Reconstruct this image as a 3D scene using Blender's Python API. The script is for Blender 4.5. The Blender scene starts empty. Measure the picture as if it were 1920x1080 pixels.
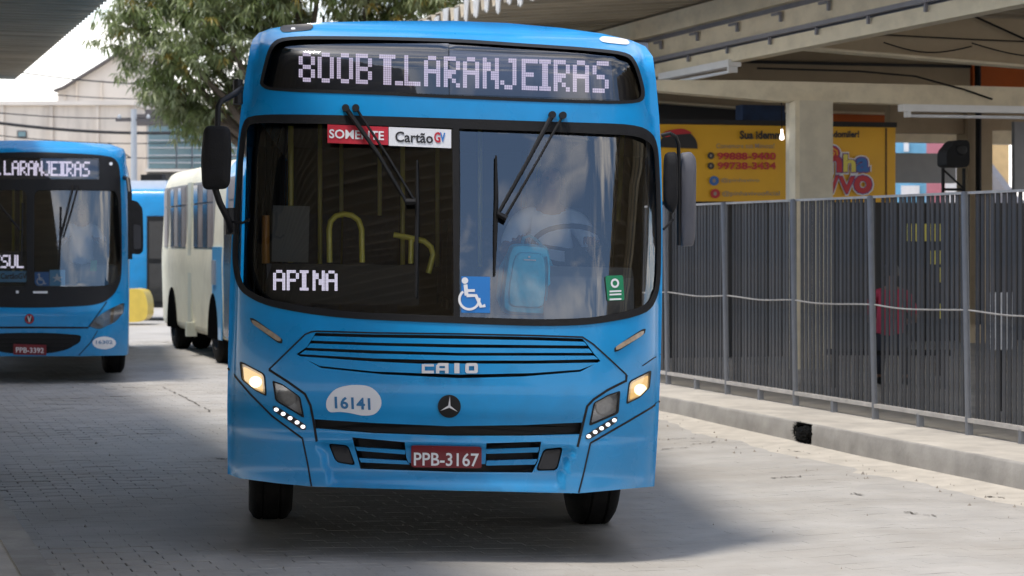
import bpy, bmesh, math, random
import numpy as np
from mathutils import Vector, Matrix, noise
from mathutils.geometry import delaunay_2d_cdt

random.seed(7)
SC = bpy.context.scene
COL = SC.collection
R = math.radians
FPX = 4500.0            # focal length in pixels of the 1920 wide photograph
CAMZ, HORIZ = 1.8, 454.0

# ------------------------------------------------------------------ camera
cd = bpy.data.cameras.new('camera')
cam = bpy.data.objects.new('camera', cd)
COL.objects.link(cam)
cam.location = (0, 0, CAMZ)
cam.rotation_euler = (R(90), 0, 0)
cd.sensor_width = 36
cd.lens = FPX / 1920 * 36
cd.shift_y = (HORIZ - 540) / 1920
cd.clip_start, cd.clip_end = 0.1, 3000
cd.dof.use_dof = True
cd.dof.focus_distance = 14.2
cd.dof.aperture_fstop = 5.0
SC.camera = cam

# ------------------------------------------------------------------ world: blue sky with drifting cloud
SUN_EL = R(72)
SUN_DIR = Vector((-0.85 * math.cos(SUN_EL), -0.527 * math.cos(SUN_EL), math.sin(SUN_EL)))
W = bpy.data.worlds.new('World')
SC.world = W
W.use_nodes = True
nt = W.node_tree
nt.nodes.clear()
L = nt.links.new
out = nt.nodes.new('ShaderNodeOutputWorld')
bg = nt.nodes.new('ShaderNodeBackground')
sky = nt.nodes.new('ShaderNodeTexSky')
sky.sky_type = 'NISHITA'
sky.sun_disc = False
sky.sun_elevation = SUN_EL
sky.sun_rotation = math.atan2(SUN_DIR.x, SUN_DIR.y)
sky.air_density, sky.dust_density, sky.ozone_density = 1.0, 0.5, 1.5
tc = nt.nodes.new('ShaderNodeTexCoord')
sep = nt.nodes.new('ShaderNodeSeparateXYZ')
L(tc.outputs['Generated'], sep.inputs[0])
add = nt.nodes.new('ShaderNodeMath'); add.operation = 'ADD'; add.inputs[1].default_value = 0.12
L(sep.outputs['Z'], add.inputs[0])
cmb = nt.nodes.new('ShaderNodeCombineXYZ')
for i, ax in enumerate('XY'):
    dv = nt.nodes.new('ShaderNodeMath'); dv.operation = 'DIVIDE'
    L(sep.outputs[ax], dv.inputs[0]); L(add.outputs[0], dv.inputs[1]); L(dv.outputs[0], cmb.inputs[i])
cn = nt.nodes.new('ShaderNodeTexNoise')
cn.inputs['Scale'].default_value = 3.6
cn.inputs['Detail'].default_value = 9
cn.inputs['Roughness'].default_value = 0.58
cn.inputs['Distortion'].default_value = 0.5
sh = nt.nodes.new('ShaderNodeVectorMath'); sh.operation = 'ADD'; sh.inputs[1].default_value = (-6.1, -1.4, 0.0)
L(cmb.outputs[0], sh.inputs[0]); L(sh.outputs[0], cn.inputs['Vector'])
cr = nt.nodes.new('ShaderNodeValToRGB')
cr.color_ramp.elements[0].position = 0.46
cr.color_ramp.elements[1].position = 0.70
L(cn.outputs['Fac'], cr.inputs[0])
mx = nt.nodes.new('ShaderNodeMix'); mx.data_type = 'RGBA'
L(cr.outputs['Color'], mx.inputs['Factor'])
L(sky.outputs[0], mx.inputs['A'])
mx.inputs['B'].default_value = (11.2, 10.4, 9.5, 1)     # cloud brightness on the scale of the sky texture
hz = nt.nodes.new('ShaderNodeMapRange')                  # white haze low round the whole horizon
hz.inputs['From Min'].default_value, hz.inputs['From Max'].default_value = 0.03, 0.13
hz.inputs['To Min'].default_value, hz.inputs['To Max'].default_value = 1.0, 0.0
hz.interpolation_type = 'SMOOTHSTEP'
L(sep.outputs['Z'], hz.inputs['Value'])
m2_ = nt.nodes.new('ShaderNodeMix'); m2_.data_type = 'RGBA'
L(hz.outputs[0], m2_.inputs['Factor'])
L(mx.outputs['Result'], m2_.inputs['A'])
m2_.inputs['B'].default_value = (11.4, 10.8, 10.2, 1)
L(m2_.outputs['Result'], bg.inputs['Color'])
bg.inputs['Strength'].default_value = 0.105
L(bg.outputs[0], out.inputs[0])

# ------------------------------------------------------------------ sun: veiled by thin cloud
sd = bpy.data.lights.new('sun', 'SUN')
sd.energy = 1.5
sd.angle = R(11)
sd.color = (1.0, 0.94, 0.85)
sun = bpy.data.objects.new('sun', sd)
COL.objects.link(sun)
sun.rotation_euler = (-SUN_DIR).to_track_quat('-Z', 'Y').to_euler()

vs = SC.view_settings
SC.display_settings.display_device = 'sRGB'
vs.view_transform = 'Standard'
vs.look = 'None'
vs.gamma = 1
vs.use_curve_mapping = False
vs.exposure = 1.2
SC.render.engine = 'CYCLES'
SC.cycles.max_bounces = 8
SC.cycles.transparent_max_bounces = 16
SC.cycles.caustics_reflective = False
SC.cycles.caustics_refractive = False
SC.cycles.use_denoising = True

# ------------------------------------------------------------------ materials
def node_mat(name):
    m = bpy.data.materials.new(name)
    m.use_nodes = True
    m.node_tree.nodes.clear()
    return m, m.node_tree

def mat(name, col, rough=0.5, skirt=0.0, rnd=0.0, metal=0.0, var=0.12, scale=6.0, bump=0.0, bscale=60.0, coat=0.0, spec=0.5,
        dirt=None, dirt_amt=0.0, dirt_scale=1.5, stretch=None, trans=0.0):
    """procedural surface: base colour broken up by noise, stains, fine relief"""
    m, t = node_mat(name)
    n, l = t.nodes, t.links.new
    o = n.new('ShaderNodeOutputMaterial')
    p = n.new('ShaderNodeBsdfPrincipled')
    l(p.outputs[0], o.inputs[0])
    co = n.new('ShaderNodeTexCoord')
    src = co.outputs['Object']
    if stretch:
        mp = n.new('ShaderNodeMapping')
        mp.inputs['Scale'].default_value = stretch
        l(src, mp.inputs[0]); src = mp.outputs[0]
    no = n.new('ShaderNodeTexNoise')
    no.inputs['Scale'].default_value = scale
    no.inputs['Detail'].default_value = 6
    l(src, no.inputs['Vector'])
    ra = n.new('ShaderNodeMapRange')
    ra.inputs['From Min'].default_value, ra.inputs['From Max'].default_value = 0.3, 0.7
    ra.inputs['To Min'].default_value, ra.inputs['To Max'].default_value = 1 - var, 1 + var
    l(no.outputs['Fac'], ra.inputs['Value'])
    vm = n.new('ShaderNodeVectorMath'); vm.operation = 'SCALE'
    vm.inputs[0].default_value = col[:3]
    l(ra.outputs[0], vm.inputs['Scale'])
    last = vm.outputs[0]
    if dirt:
        nd = n.new('ShaderNodeTexNoise')
        nd.inputs['Scale'].default_value = dirt_scale
        nd.inputs['Detail'].default_value = 8
        nd.inputs['Roughness'].default_value = 0.65
        l(src, nd.inputs['Vector'])
        rr = n.new('ShaderNodeMapRange')
        rr.inputs['From Min'].default_value, rr.inputs['From Max'].default_value = 0.45, 0.72
        rr.inputs['To Min'].default_value, rr.inputs['To Max'].default_value = 0, dirt_amt
        l(nd.outputs['Fac'], rr.inputs['Value'])
        mi = n.new('ShaderNodeMix'); mi.data_type = 'RGBA'
        l(rr.outputs[0], mi.inputs['Factor']); l(last, mi.inputs['A'])
        mi.inputs['B'].default_value = (*dirt, 1)
        last = mi.outputs['Result']
    if skirt:                                            # road dust thrown up on to the lower panels
        sx = n.new('ShaderNodeSeparateXYZ'); l(co.outputs['Object'], sx.inputs[0])
        sr = n.new('ShaderNodeMapRange'); sr.inputs['From Min'].default_value, sr.inputs['From Max'].default_value = 0.35, 1.0
        sr.inputs['To Min'].default_value, sr.inputs['To Max'].default_value = skirt, 0
        l(sx.outputs['Z'], sr.inputs['Value'])
        sn = n.new('ShaderNodeTexNoise'); sn.inputs['Scale'].default_value = 7; sn.inputs['Detail'].default_value = 7
        l(co.outputs['Object'], sn.inputs['Vector'])
        sm_ = n.new('ShaderNodeMath'); sm_.operation = 'MULTIPLY'; l(sr.outputs[0], sm_.inputs[0]); l(sn.outputs['Fac'], sm_.inputs[1])
        sk = n.new('ShaderNodeMix'); sk.data_type = 'RGBA'; l(sm_.outputs[0], sk.inputs['Factor']); l(last, sk.inputs['A'])
        sk.inputs['B'].default_value = (0.16, 0.15, 0.14, 1); last = sk.outputs['Result']
    if rnd:                                              # piece to piece variation
        oi = n.new('ShaderNodeObjectInfo')
        rr2 = n.new('ShaderNodeMapRange'); rr2.inputs['To Min'].default_value, rr2.inputs['To Max'].default_value = 1 - rnd, 1 + rnd
        l(oi.outputs['Random'], rr2.inputs['Value'])
        v2 = n.new('ShaderNodeVectorMath'); v2.operation = 'SCALE'; l(last, v2.inputs[0]); l(rr2.outputs[0], v2.inputs['Scale']); last = v2.outputs[0]
    l(last, p.inputs['Base Color'])
    rm = n.new('ShaderNodeMapRange')
    rm.inputs['To Min'].default_value, rm.inputs['To Max'].default_value = max(0.02, rough * 0.85), min(1, rough * 1.15)
    l(no.outputs['Fac'], rm.inputs['Value'])
    l(rm.outputs[0], p.inputs['Roughness'])
    p.inputs['Metallic'].default_value = metal
    p.inputs['Specular IOR Level'].default_value = spec
    p.inputs['Coat Weight'].default_value = coat
    p.inputs['Coat Roughness'].default_value = 0.06
    p.inputs['Transmission Weight'].default_value = trans
    if bump:
        nb = n.new('ShaderNodeTexNoise')
        nb.inputs['Scale'].default_value = bscale
        nb.inputs['Detail'].default_value = 5
        l(src, nb.inputs['Vector'])
        bu = n.new('ShaderNodeBump')
        bu.inputs['Strength'].default_value = bump
        bu.inputs['Distance'].default_value = 0.01
        l(nb.outputs['Fac'], bu.inputs['Height'])
        l(bu.outputs[0], p.inputs['Normal'])
    return m

def glow(name, col, s):
    m, t = node_mat(name)
    o = t.nodes.new('ShaderNodeOutputMaterial')
    e = t.nodes.new('ShaderNodeEmission')
    e.inputs[0].default_value = (*col, 1)
    e.inputs[1].default_value = s
    t.links.new(e.outputs[0], o.inputs[0])
    return m

def glass(name, tint, lo=0.06, k=1.0, rough=0.02, ior=1.5):
    m, t = node_mat(name)
    n, l = t.nodes, t.links.new
    o = n.new('ShaderNodeOutputMaterial')
    tr = n.new('ShaderNodeBsdfTransparent'); tr.inputs[0].default_value = (*tint, 1)
    gl = n.new('ShaderNodeBsdfGlossy'); gl.inputs['Roughness'].default_value = rough
    gl.inputs[0].default_value = (1, 1, 1, 1)
    fr = n.new('ShaderNodeFresnel'); fr.inputs['IOR'].default_value = ior
    ma = n.new('ShaderNodeMath'); ma.operation = 'MULTIPLY_ADD'
    ma.inputs[1].default_value = k; ma.inputs[2].default_value = lo; ma.use_clamp = True
    l(fr.outputs[0], ma.inputs[0])
    mi = n.new('ShaderNodeMixShader')
    l(ma.outputs[0], mi.inputs[0]); l(tr.outputs[0], mi.inputs[1]); l(gl.outputs[0], mi.inputs[2])
    l(mi.outputs[0], o.inputs[0])
    return m

M = {}
M['blue'] = mat('blue_paint', (0.003, 0.265, 0.60), 0.28, skirt=0.35, spec=0.35, var=0.07, scale=2.5, coat=0.25, bump=0.015, bscale=9, dirt=(0.02, 0.17, 0.36), dirt_amt=0.35, dirt_scale=3)
M['blue_light'] = mat('light_blue_paint', (0.10, 0.36, 0.62), 0.35, var=0.05, coat=0.4)
M['cream_paint'] = mat('cream_bus_paint', (0.78, 0.73, 0.56), 0.6, var=0.05, spec=0.3, dirt=(0.35, 0.30, 0.22), dirt_amt=0.35, dirt_scale=1.2)
M['yellow_paint'] = mat('yellow_paint', (0.72, 0.52, 0.08), 0.45, var=0.08, coat=0.2)
M['black'] = mat('black_trim', (0.008, 0.008, 0.009), 0.5, var=0.2, scale=12, spec=0.3)
M['rubber'] = mat('black_rubber', (0.010, 0.010, 0.011), 0.75, spec=0.3, var=0.3, scale=14, bump=0.2, bscale=90)
M['tyre'] = mat('tyre_rubber', (0.008, 0.008, 0.008), 0.9, spec=0.15, var=0.3, bump=0.4, bscale=50, dirt=(0.03, 0.028, 0.026), dirt_amt=0.4, dirt_scale=4)
M['dark_metal'] = mat('dark_chassis', (0.012, 0.012, 0.013), 0.8, spec=0.2, var=0.3)
M['rim'] = mat('wheel_rim_paint', (0.20, 0.20, 0.21), 0.5, 0.5, dirt=(0.05, 0.04, 0.04), dirt_amt=0.6)
M['chrome'] = mat('reflector_chrome', (0.75, 0.75, 0.76), 0.16, 1.0, var=0.1, scale=30, bump=0.25, bscale=45)
M['silver'] = mat('silver_badge', (0.60, 0.60, 0.63), 0.35, 0.7, var=0.05)
M['white'] = mat('white_vinyl', (0.74, 0.75, 0.78), 0.45, var=0.04)
M['red'] = mat('red_vinyl', (0.48, 0.012, 0.030), 0.45, var=0.06)
M['plate'] = mat('plate_red', (0.17, 0.008, 0.016), 0.4, var=0.1, scale=20, bump=0.1)
M['sticker_blue'] = mat('blue_vinyl', (0.010, 0.17, 0.52), 0.45, var=0.05)
M['text_blue'] = mat('fleet_number_blue', (0.02, 0.16, 0.36), 0.5, var=0.05)
M['text_black'] = mat('black_print', (0.015, 0.015, 0.018), 0.5, var=0.05)
M['green'] = mat('green_vinyl', (0.004, 0.20, 0.085), 0.45, var=0.06)
M['led'] = glow('led_lit', (0.80, 0.70, 0.92), 0.36)
M['led_bright'] = glow('led_lit_white', (0.88, 0.80, 1.0), 0.46)
M['led_board'] = mat('led_board', (0.010, 0.012, 0.018), 0.35, var=0.2, scale=80)
M['led_board_reflection'] = mat('led_board_reflection', (0.05, 0.065, 0.11), 0.4, var=0.1, scale=80)  # bluish grey paints the sky reflection into the board colour
M['lamp_warm'] = glow('headlamp_lit', (1.0, 0.62, 0.22), 0.42)
M['lamp_core'] = glow('headlamp_bulb', (1.0, 0.80, 0.48), 1.1)
M['drl'] = glow('running_light', (1.0, 0.97, 0.95), 0.9)
M['bulb'] = glow('bulb_lit', (1.0, 0.98, 0.94), 1.6)
M['amber'] = mat('amber_lens', (0.36, 0.28, 0.20), 0.25, var=0.2, scale=40, coat=0.5)
M['lens_grey'] = mat('grey_lens', (0.42, 0.42, 0.42), 0.2, var=0.15, scale=40, coat=0.5)
M['lens_dark'] = mat('smoked_lens', (0.02, 0.02, 0.024), 0.45, var=0.2)
M['lamp_white'] = mat('white_marker_lens', (0.82, 0.82, 0.84), 0.2, var=0.05, coat=0.5)
M['windscreen'] = glass('windscreen_glass', (0.86, 0.90, 0.91), 0.095, 1.0)
M['signglass'] = glass('destination_glass', (0.86, 0.87, 0.89), 0.05, 1.0)
M['lens_glass'] = glass('headlamp_glass', (0.95, 0.95, 0.95), 0.04, 1.0)
M['side_glass'] = glass('bus_side_glass', (0.20, 0.22, 0.225), 0.06, 1.0)
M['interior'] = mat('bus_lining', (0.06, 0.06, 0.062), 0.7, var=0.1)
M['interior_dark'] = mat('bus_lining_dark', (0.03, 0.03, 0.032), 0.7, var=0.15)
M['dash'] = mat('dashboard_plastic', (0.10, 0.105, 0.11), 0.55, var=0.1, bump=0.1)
M['yellow_rail'] = mat('yellow_handrail', (0.80, 0.68, 0.08), 0.35, var=0.06, coat=0.3)
M['orange_rail'] = mat('orange_handrail', (0.55, 0.20, 0.01), 0.35, var=0.06)
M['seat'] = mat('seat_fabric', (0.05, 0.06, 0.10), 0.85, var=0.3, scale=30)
M['panel_grey'] = mat('grey_bulkhead', (0.30, 0.31, 0.33), 0.6, var=0.06)
M['backpack'] = mat('cyan_canvas', (0.05, 0.56, 0.80), 0.75, var=0.08, scale=14, bump=0.5, bscale=25)
M['backpack_dark'] = mat('teal_strap', (0.02, 0.20, 0.30), 0.75, var=0.1)
M['skin'] = mat('brown_skin', (0.22, 0.12, 0.08), 0.55, var=0.08)
M['hair'] = mat('black_hair', (0.015, 0.012, 0.011), 0.6, var=0.3, scale=60, bump=0.5, bscale=120)
M['shirt'] = mat('pale_blue_shirt', (0.48, 0.58, 0.74), 0.8, var=0.06, bump=0.4, bscale=12)
M['red_shirt'] = mat('red_shirt', (0.42, 0.035, 0.07), 0.85, var=0.1, bump=0.4, bscale=12)
M['trousers'] = mat('dark_trousers', (0.025, 0.028, 0.04), 0.85, var=0.15)
M['eye'] = mat('eye_dark', (0.02, 0.015, 0.012), 0.2, var=0.02)

# ------------------------------------------------------------------ mesh helpers
class MB:
    def __init__(self):
        self.v, self.f, self.mi = [], [], []
    def add(self, v, f, mi=0):
        b = len(self.v)
        self.v += [tuple(p) for p in v]
        self.f += [tuple(i + b for i in q) for q in f]
        self.mi += [mi] * len(f)
        return self
    def box(self, c, s, rot=None, mi=0):
        hx, hy, hz = s[0] / 2, s[1] / 2, s[2] / 2
        vs = [Vector((x, y, z)) for x in (-hx, hx) for y in (-hy, hy) for z in (-hz, hz)]
        if rot is not None:
            vs = [rot @ p for p in vs]
        c = Vector(c)
        return self.add([c + p for p in vs], [(0, 1, 3, 2), (4, 6, 7, 5), (0, 4, 5, 1), (2, 3, 7, 6), (0, 2, 6, 4), (1, 5, 7, 3)], mi)
    def tube(self, pts, r, n=8, cap=True, mi=0):
        pts = [Vector(p) for p in pts]
        rr = r if isinstance(r, (list, tuple)) else [r] * len(pts)
        rings, up = [], None
        for i, p in enumerate(pts):
            a = pts[max(i - 1, 0)]; b = pts[min(i + 1, len(pts) - 1)]
            t = (b - a).normalized()
            if up is None:
                up = Vector((0, 0, 1)) if abs(t.z) < 0.9 else Vector((1, 0, 0))
            s = t.cross(up).normalized(); up = s.cross(t).normalized()
            rings.append([p + (s * math.cos(2 * math.pi * k / n) + up * math.sin(2 * math.pi * k / n)) * rr[i] for k in range(n)])
        vs = [q for ring in rings for q in ring]
        fs = []
        for i in range(len(pts) - 1):
            for k in range(n):
                fs.append((i * n + k, i * n + (k + 1) % n, (i + 1) * n + (k + 1) % n, (i + 1) * n + k))
        if cap:
            fs.append(tuple(range(n))[::-1]); fs.append(tuple((len(pts) - 1) * n + k for k in range(n)))
        return self.add(vs, fs, mi)
    def lathe(self, prof, n=24, axis='z', c=(0, 0, 0), mi=0):
        vs, fs = [], []
        c = Vector(c)
        for (r, h) in prof:
            for k in range(n):
                a = 2 * math.pi * k / n
                x, y = r * math.cos(a), r * math.sin(a)
                p = {'z': Vector((x, y, h)), 'x': Vector((h, x, y)), 'y': Vector((x, h, y))}[axis]
                vs.append(c + p)
        for i in range(len(prof) - 1):
            for k in range(n):
                fs.append((i * n + k, i * n + (k + 1) % n, (i + 1) * n + (k + 1) % n, (i + 1) * n + k))
        return self.add(vs, fs, mi)
    def prism(self, poly, fn, d0, d1, mi=0):
        """poly in 2D, fn(u, v, d) gives the 3D point; extruded from d0 to d1"""
        n = len(poly)
        vs = [fn(u, v, d0) for u, v in poly] + [fn(u, v, d1) for u, v in poly]
        fs = [tuple(range(n)), tuple(range(2 * n - 1, n - 1, -1))]
        fs += [(i, i + n, (i + 1) % n + n, (i + 1) % n) for i in range(n)]
        return self.add(vs, fs, mi)
    def build(self, name, m, parent=None, label=None, smooth=False, kind=None, loc=None, fix=True):
        me = bpy.data.meshes.new(name)
        me.from_pydata(self.v, [], self.f)
        ms = m if isinstance(m, (list, tuple)) else [m]
        for q in ms:
            me.materials.append(q)
        if len(ms) > 1:
            me.polygons.foreach_set('material_index', self.mi)
        if fix:
            b = bmesh.new(); b.from_mesh(me)
            bmesh.ops.recalc_face_normals(b, faces=b.faces)
            b.to_mesh(me); b.free()
        if smooth:
            me.polygons.foreach_set('use_smooth', [True] * len(me.polygons))
            me.set_sharp_from_angle(angle=R(38))
        me.update()
        o = bpy.data.objects.new(name, me)
        COL.objects.link(o)
        if parent:
            o.parent = parent
        if loc:
            o.location = loc
        if label:
            o['label'] = label
        if kind:
            o['kind'] = kind
        return o

def tag(o, label=None, cat=None, group=None, kind=None):
    if label: o['label'] = label
    if cat: o['category'] = cat
    if group: o['group'] = group
    if kind: o['kind'] = kind
    return o

def thing(name, label, cat, loc=(0, 0, 0), rot=(0, 0, 0), group=None):
    o = bpy.data.objects.new(name, None)
    o.empty_display_size = 0.2
    COL.objects.link(o)
    o.location = loc
    o.rotation_euler = rot
    return tag(o, label, cat, group)

def copy_tree(o, parent=None):
    c = o.copy()
    COL.objects.link(c)
    c.parent = parent
    for ch in o.children:
        copy_tree(ch, c)
    return c

def instance(o, parent, loc, rot=None):
    c = o.copy()
    COL.objects.link(c)
    c.parent = parent
    c.location = loc
    if rot:
        c.rotation_euler = rot
    return c

def text_geo(s, bold=0.0, spacing=1.0):
    """text as flat mesh, normalised to the unit square"""
    cu = bpy.data.curves.new('text', 'FONT')
    cu.body = s
    cu.resolution_u = 3
    cu.offset = bold
    cu.space_character = spacing
    o = bpy.data.objects.new('text', cu)
    COL.objects.link(o)
    bpy.context.view_layer.update()
    me = o.to_mesh()
    v = np.array([tuple(p.co)[:2] for p in me.vertices])
    f = [tuple(p.vertices) for p in me.polygons]
    o.to_mesh_clear()
    bpy.data.objects.remove(o)
    bpy.data.curves.remove(cu)
    v -= v.min(0)
    v /= v.max(0)
    return v, f

def inside(p, poly):
    x, y = p[:, 0], p[:, 1]
    r = np.zeros(len(p), bool)
    n = len(poly)
    for i in range(n):
        x1, y1 = poly[i]; x2, y2 = poly[(i + 1) % n]
        if y1 == y2: continue
        c = ((y1 > y) != (y2 > y)) & (x < (x2 - x1) * (y - y1) / (y2 - y1) + x1)
        r ^= c
    return r

def near(p, poly, d):
    r = np.zeros(len(p), bool)
    n = len(poly)
    for i in range(n):
        a = np.array(poly[i]); b = np.array(poly[(i + 1) % n]); ab = b - a
        t = np.clip(((p - a) @ ab) / max(ab @ ab, 1e-12), 0, 1)
        q = p - (a + t[:, None] * ab)
        r |= (q * q).sum(1) < d * d
    return r

def densify(poly, step, closed=True):
    o = []
    n = len(poly)
    for i in range(n if closed else n - 1):
        a, b = poly[i], poly[(i + 1) % n]
        k = max(1, int(math.hypot(b[0] - a[0], b[1] - a[1]) / step + 0.5))
        o += [(a[0] + (b[0] - a[0]) * j / k, a[1] + (b[1] - a[1]) * j / k) for j in range(k)]
    if not closed: o.append(poly[-1])
    return o

def rounded(poly, r=0.35, n=4, maxd=1e9, keep=()):
    """round every corner of a closed polygon with a quadratic curve"""
    o = []
    m = len(poly)
    for i in range(m):
        if i in keep:
            o.append(tuple(poly[i])); continue
        p = Vector(poly[i]); a = Vector(poly[i - 1]); b = Vector(poly[(i + 1) % m])
        da, db = a - p, b - p
        s = p + da * min(r, maxd / max(da.length, 1e-9)); e = p + db * min(r, maxd / max(db.length, 1e-9))
        for k in range(n + 1):
            t = k / n
            q = s * (1 - t) ** 2 + p * 2 * t * (1 - t) + e * t * t
            o.append((q.x, q.y))
    return o

def ribbon_px(line, w):
    """a line in the plane widened to a polygon"""
    ws = w if isinstance(w, (list, tuple)) else [w] * len(line)
    l, r_ = [], []
    for i, p in enumerate(line):
        a = Vector(line[max(i - 1, 0)]); b = Vector(line[min(i + 1, len(line) - 1)])
        t = (b - a).normalized(); nrm = Vector((-t.y, t.x)) * ws[i] / 2
        l.append((p[0] + nrm.x, p[1] + nrm.y)); r_.append((p[0] - nrm.x, p[1] - nrm.y))
    return l + r_[::-1]

def circle(cx, cy, rx, ry=None, n=20, a0=0, a1=2 * math.pi):
    ry = ry or rx
    full = abs(a1 - a0 - 2 * math.pi) < 1e-6
    k = n if full else n + 1
    return [(cx + rx * math.cos(a0 + (a1 - a0) * i / n), cy + ry * math.sin(a0 + (a1 - a0) * i / n)) for i in range(k)]

# ------------------------------------------------------------------ bus front surface and its projection
class Front:
    """the moulded front of a bus: depth y = F(x, z) in the frame of the bus (x across, y to the rear, z up).
    px(...) finds the point of that surface seen at a photograph pixel."""
    def __init__(self, loc, yaw, roll, prof, width, bow=0.07, corner=0.22, cstart=0.72):
        self.m = Matrix.Translation(loc) @ Matrix.Rotation(yaw, 4, 'Z') @ Matrix.Rotation(roll, 4, 'Y')
        self.loc, self.rot = loc, (0, roll, yaw)
        self.inv = self.m.inverted()
        self.c = self.inv @ Vector((0, 0, CAMZ))
        self.r3 = self.inv.to_3x3()
        self.prof, self.width = prof, width
        self.bow, self.corner, self.cs = bow, corner, cstart
        self.step = 10.0
        self.recess = None
        self.split = None                              # panes of a two-piece screen lean slightly apart
    def F(self, x, z):
        zz = np.asarray(z, float); xx = np.asarray(x, float)
        pz, py = zip(*self.prof)
        p = sum(np.interp(zz + d, pz, py) for d in (-0.05, -0.025, 0, 0.025, 0.05)) / 5
        wz, ww = zip(*self.width)
        u = np.minimum(np.abs(xx) / np.interp(zz, wz, ww), 1.0)
        v = np.maximum(0, (u - self.cs) / (1 - self.cs))
        if self.recess:
            dep, z0, z1, w0, w1, e = self.recess
            sst = lambda q: np.clip(q, 0, 1) ** 2 * (3 - 2 * np.clip(q, 0, 1))
            hw_ = w0 + (w1 - w0) * (zz - z0) / (z1 - z0)
            p = p + dep * sst((zz - z0) / e + 0.5) * sst((z1 - zz) / e + 0.5) * sst((hw_ - np.abs(xx)) / e + 0.5)
        return p + self.bow * u * u + self.corner * (1 - np.sqrt(1 - 0.96 * v * v))
    def px(self, x, y, off=0.0):
        d = self.r3 @ Vector(((x - 960) / FPX, 1, -(y - HORIZ) / FPX))
        yt = off + 0.1
        for _ in range(7):
            t = (yt - self.c.y) / d.y
            p = self.c + d * t
            yt = float(self.F(p.x, p.z)) + off
        t = (yt - self.c.y) / d.y
        return self.c + d * t
    def at(self, x, z, off=0.0):
        return Vector((x, float(self.F(x, z)) + off, z))
    def plane(self, x, y, depth):
        """point of the plane y = depth (bus frame) seen at a pixel"""
        d = self.r3 @ Vector(((x - 960) / FPX, 1, -(y - HORIZ) / FPX))
        return self.c + d * ((depth - self.c.y) / d.y)
    def normals(self, xz, tilt=None):
        e = 0.01
        fx = (self.F(xz[:, 0] + e, xz[:, 1]) - self.F(xz[:, 0] - e, xz[:, 1])) / (2 * e)
        fz = (self.F(xz[:, 0], xz[:, 1] + e) - self.F(xz[:, 0], xz[:, 1] - e)) / (2 * e)
        if tilt is not None:
            fx = fx + tilt[0]; fz = fz + tilt[1]
        n = np.stack([fx, -np.ones(len(xz)), fz], 1)
        return n / np.linalg.norm(n, axis=1)[:, None]
    def patch(self, name, m, parent, outline, holes=(), off=0.0, thick=0.0, grid=None, label=None, tilt=None, tc=(0, 0), step=None):
        """sheet of the front surface inside a pixel outline, with optional edge thickness. tilt leans a pane: (dy/dx, dy/dz) about tc."""
        step = step or self.step
        to2 = lambda poly: [(q.x, q.z) for q in (self.px(a, b, off) for a, b in densify(poly, step))]
        O = to2(outline); H = [to2(h) for h in holes]
        pts = list(O); cons = [[i, (i + 1) % len(O)] for i in range(len(O))]
        for h in H:
            b = len(pts); pts += h
            cons += [[b + i, b + (i + 1) % len(h)] for i in range(len(h))]
        a = np.array(O); lo, hi = a.min(0), a.max(0)
        g = grid or max(0.035, min(0.06, (hi - lo).max() / 12))
        gx, gz = np.meshgrid(np.arange(lo[0] + g / 2, hi[0], g), np.arange(lo[1] + g / 2, hi[1], g))
        G = np.stack([gx.ravel(), gz.ravel()], 1)
        if len(G):
            k = inside(G, O)
            for h in H: k &= ~inside(G, h)
            G = G[k]
            if len(G):
                k = ~near(G, O, g * 0.35)
                for h in H: k &= ~near(G, h, g * 0.35)
                G = G[k]
        pts += [tuple(p) for p in G]
        r = delaunay_2d_cdt([Vector(p) for p in pts], cons, [], 0, 1e-6)
        V = np.array([tuple(p) for p in r[0]])
        T = np.array([tuple(f) for f in r[2]])
        c = V[T].mean(1)
        k = inside(c, O)
        for h in H: k &= ~inside(c, h)
        T = T[k]
        def y_of(P):
            y = self.F(P[:, 0], P[:, 1]) + off
            if tilt is not None:
                y = y + tilt[0] * (P[:, 0] - tc[0]) + tilt[1] * (P[:, 1] - tc[1])
            return y
        y = y_of(V)
        verts = [(V[i, 0], y[i], V[i, 1]) for i in range(len(V))]
        nor = self.normals(V, tilt)
        faces = []
        for t in T:
            p = V[t]
            ccw = (p[1, 0] - p[0, 0]) * (p[2, 1] - p[0, 1]) - (p[2, 0] - p[0, 0]) * (p[1, 1] - p[0, 1])
            faces.append(tuple(int(i) for i in (t if ccw > 0 else t[::-1])))
        nl = [tuple(n) for n in nor]
        if thick:
            for loop, hole in [(O, 0)] + [(h, 1) for h in H]:
                P = np.array(loop); n = len(P)
                area = 0.5 * np.sum(P[:, 0] * np.roll(P[:, 1], -1) - np.roll(P[:, 0], -1) * P[:, 1])
                yy = y_of(P); b = len(verts)
                verts += [(P[i, 0], yy[i], P[i, 1]) for i in range(n)] + [(P[i, 0], yy[i] + thick, P[i, 1]) for i in range(n)]
                t = np.roll(P, -1, 0) - np.roll(P, 1, 0)
                nn = np.stack([t[:, 1], np.zeros(n), -t[:, 0]], 1) * (1 if area > 0 else -1) * (-1 if hole else 1)
                nn /= np.maximum(np.linalg.norm(nn, axis=1), 1e-9)[:, None]
                nl += [tuple(q) for q in nn] * 2
                fl = (area > 0) != bool(hole)
                for i in range(n):
                    j = (i + 1) % n
                    q = (b + i, b + n + i, b + n + j, b + j)
                    faces.append(q if fl else q[::-1])
        me = bpy.data.meshes.new(name)
        me.from_pydata(verts, [], faces)
        me.materials.append(m)
        me.polygons.foreach_set('use_smooth', [True] * len(me.polygons))
        me.normals_split_custom_set_from_vertices(nl)
        me.update()
        o = bpy.data.objects.new(name, me)
        COL.objects.link(o)
        o.parent = parent
        if label: o['label'] = label
        return o
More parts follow.
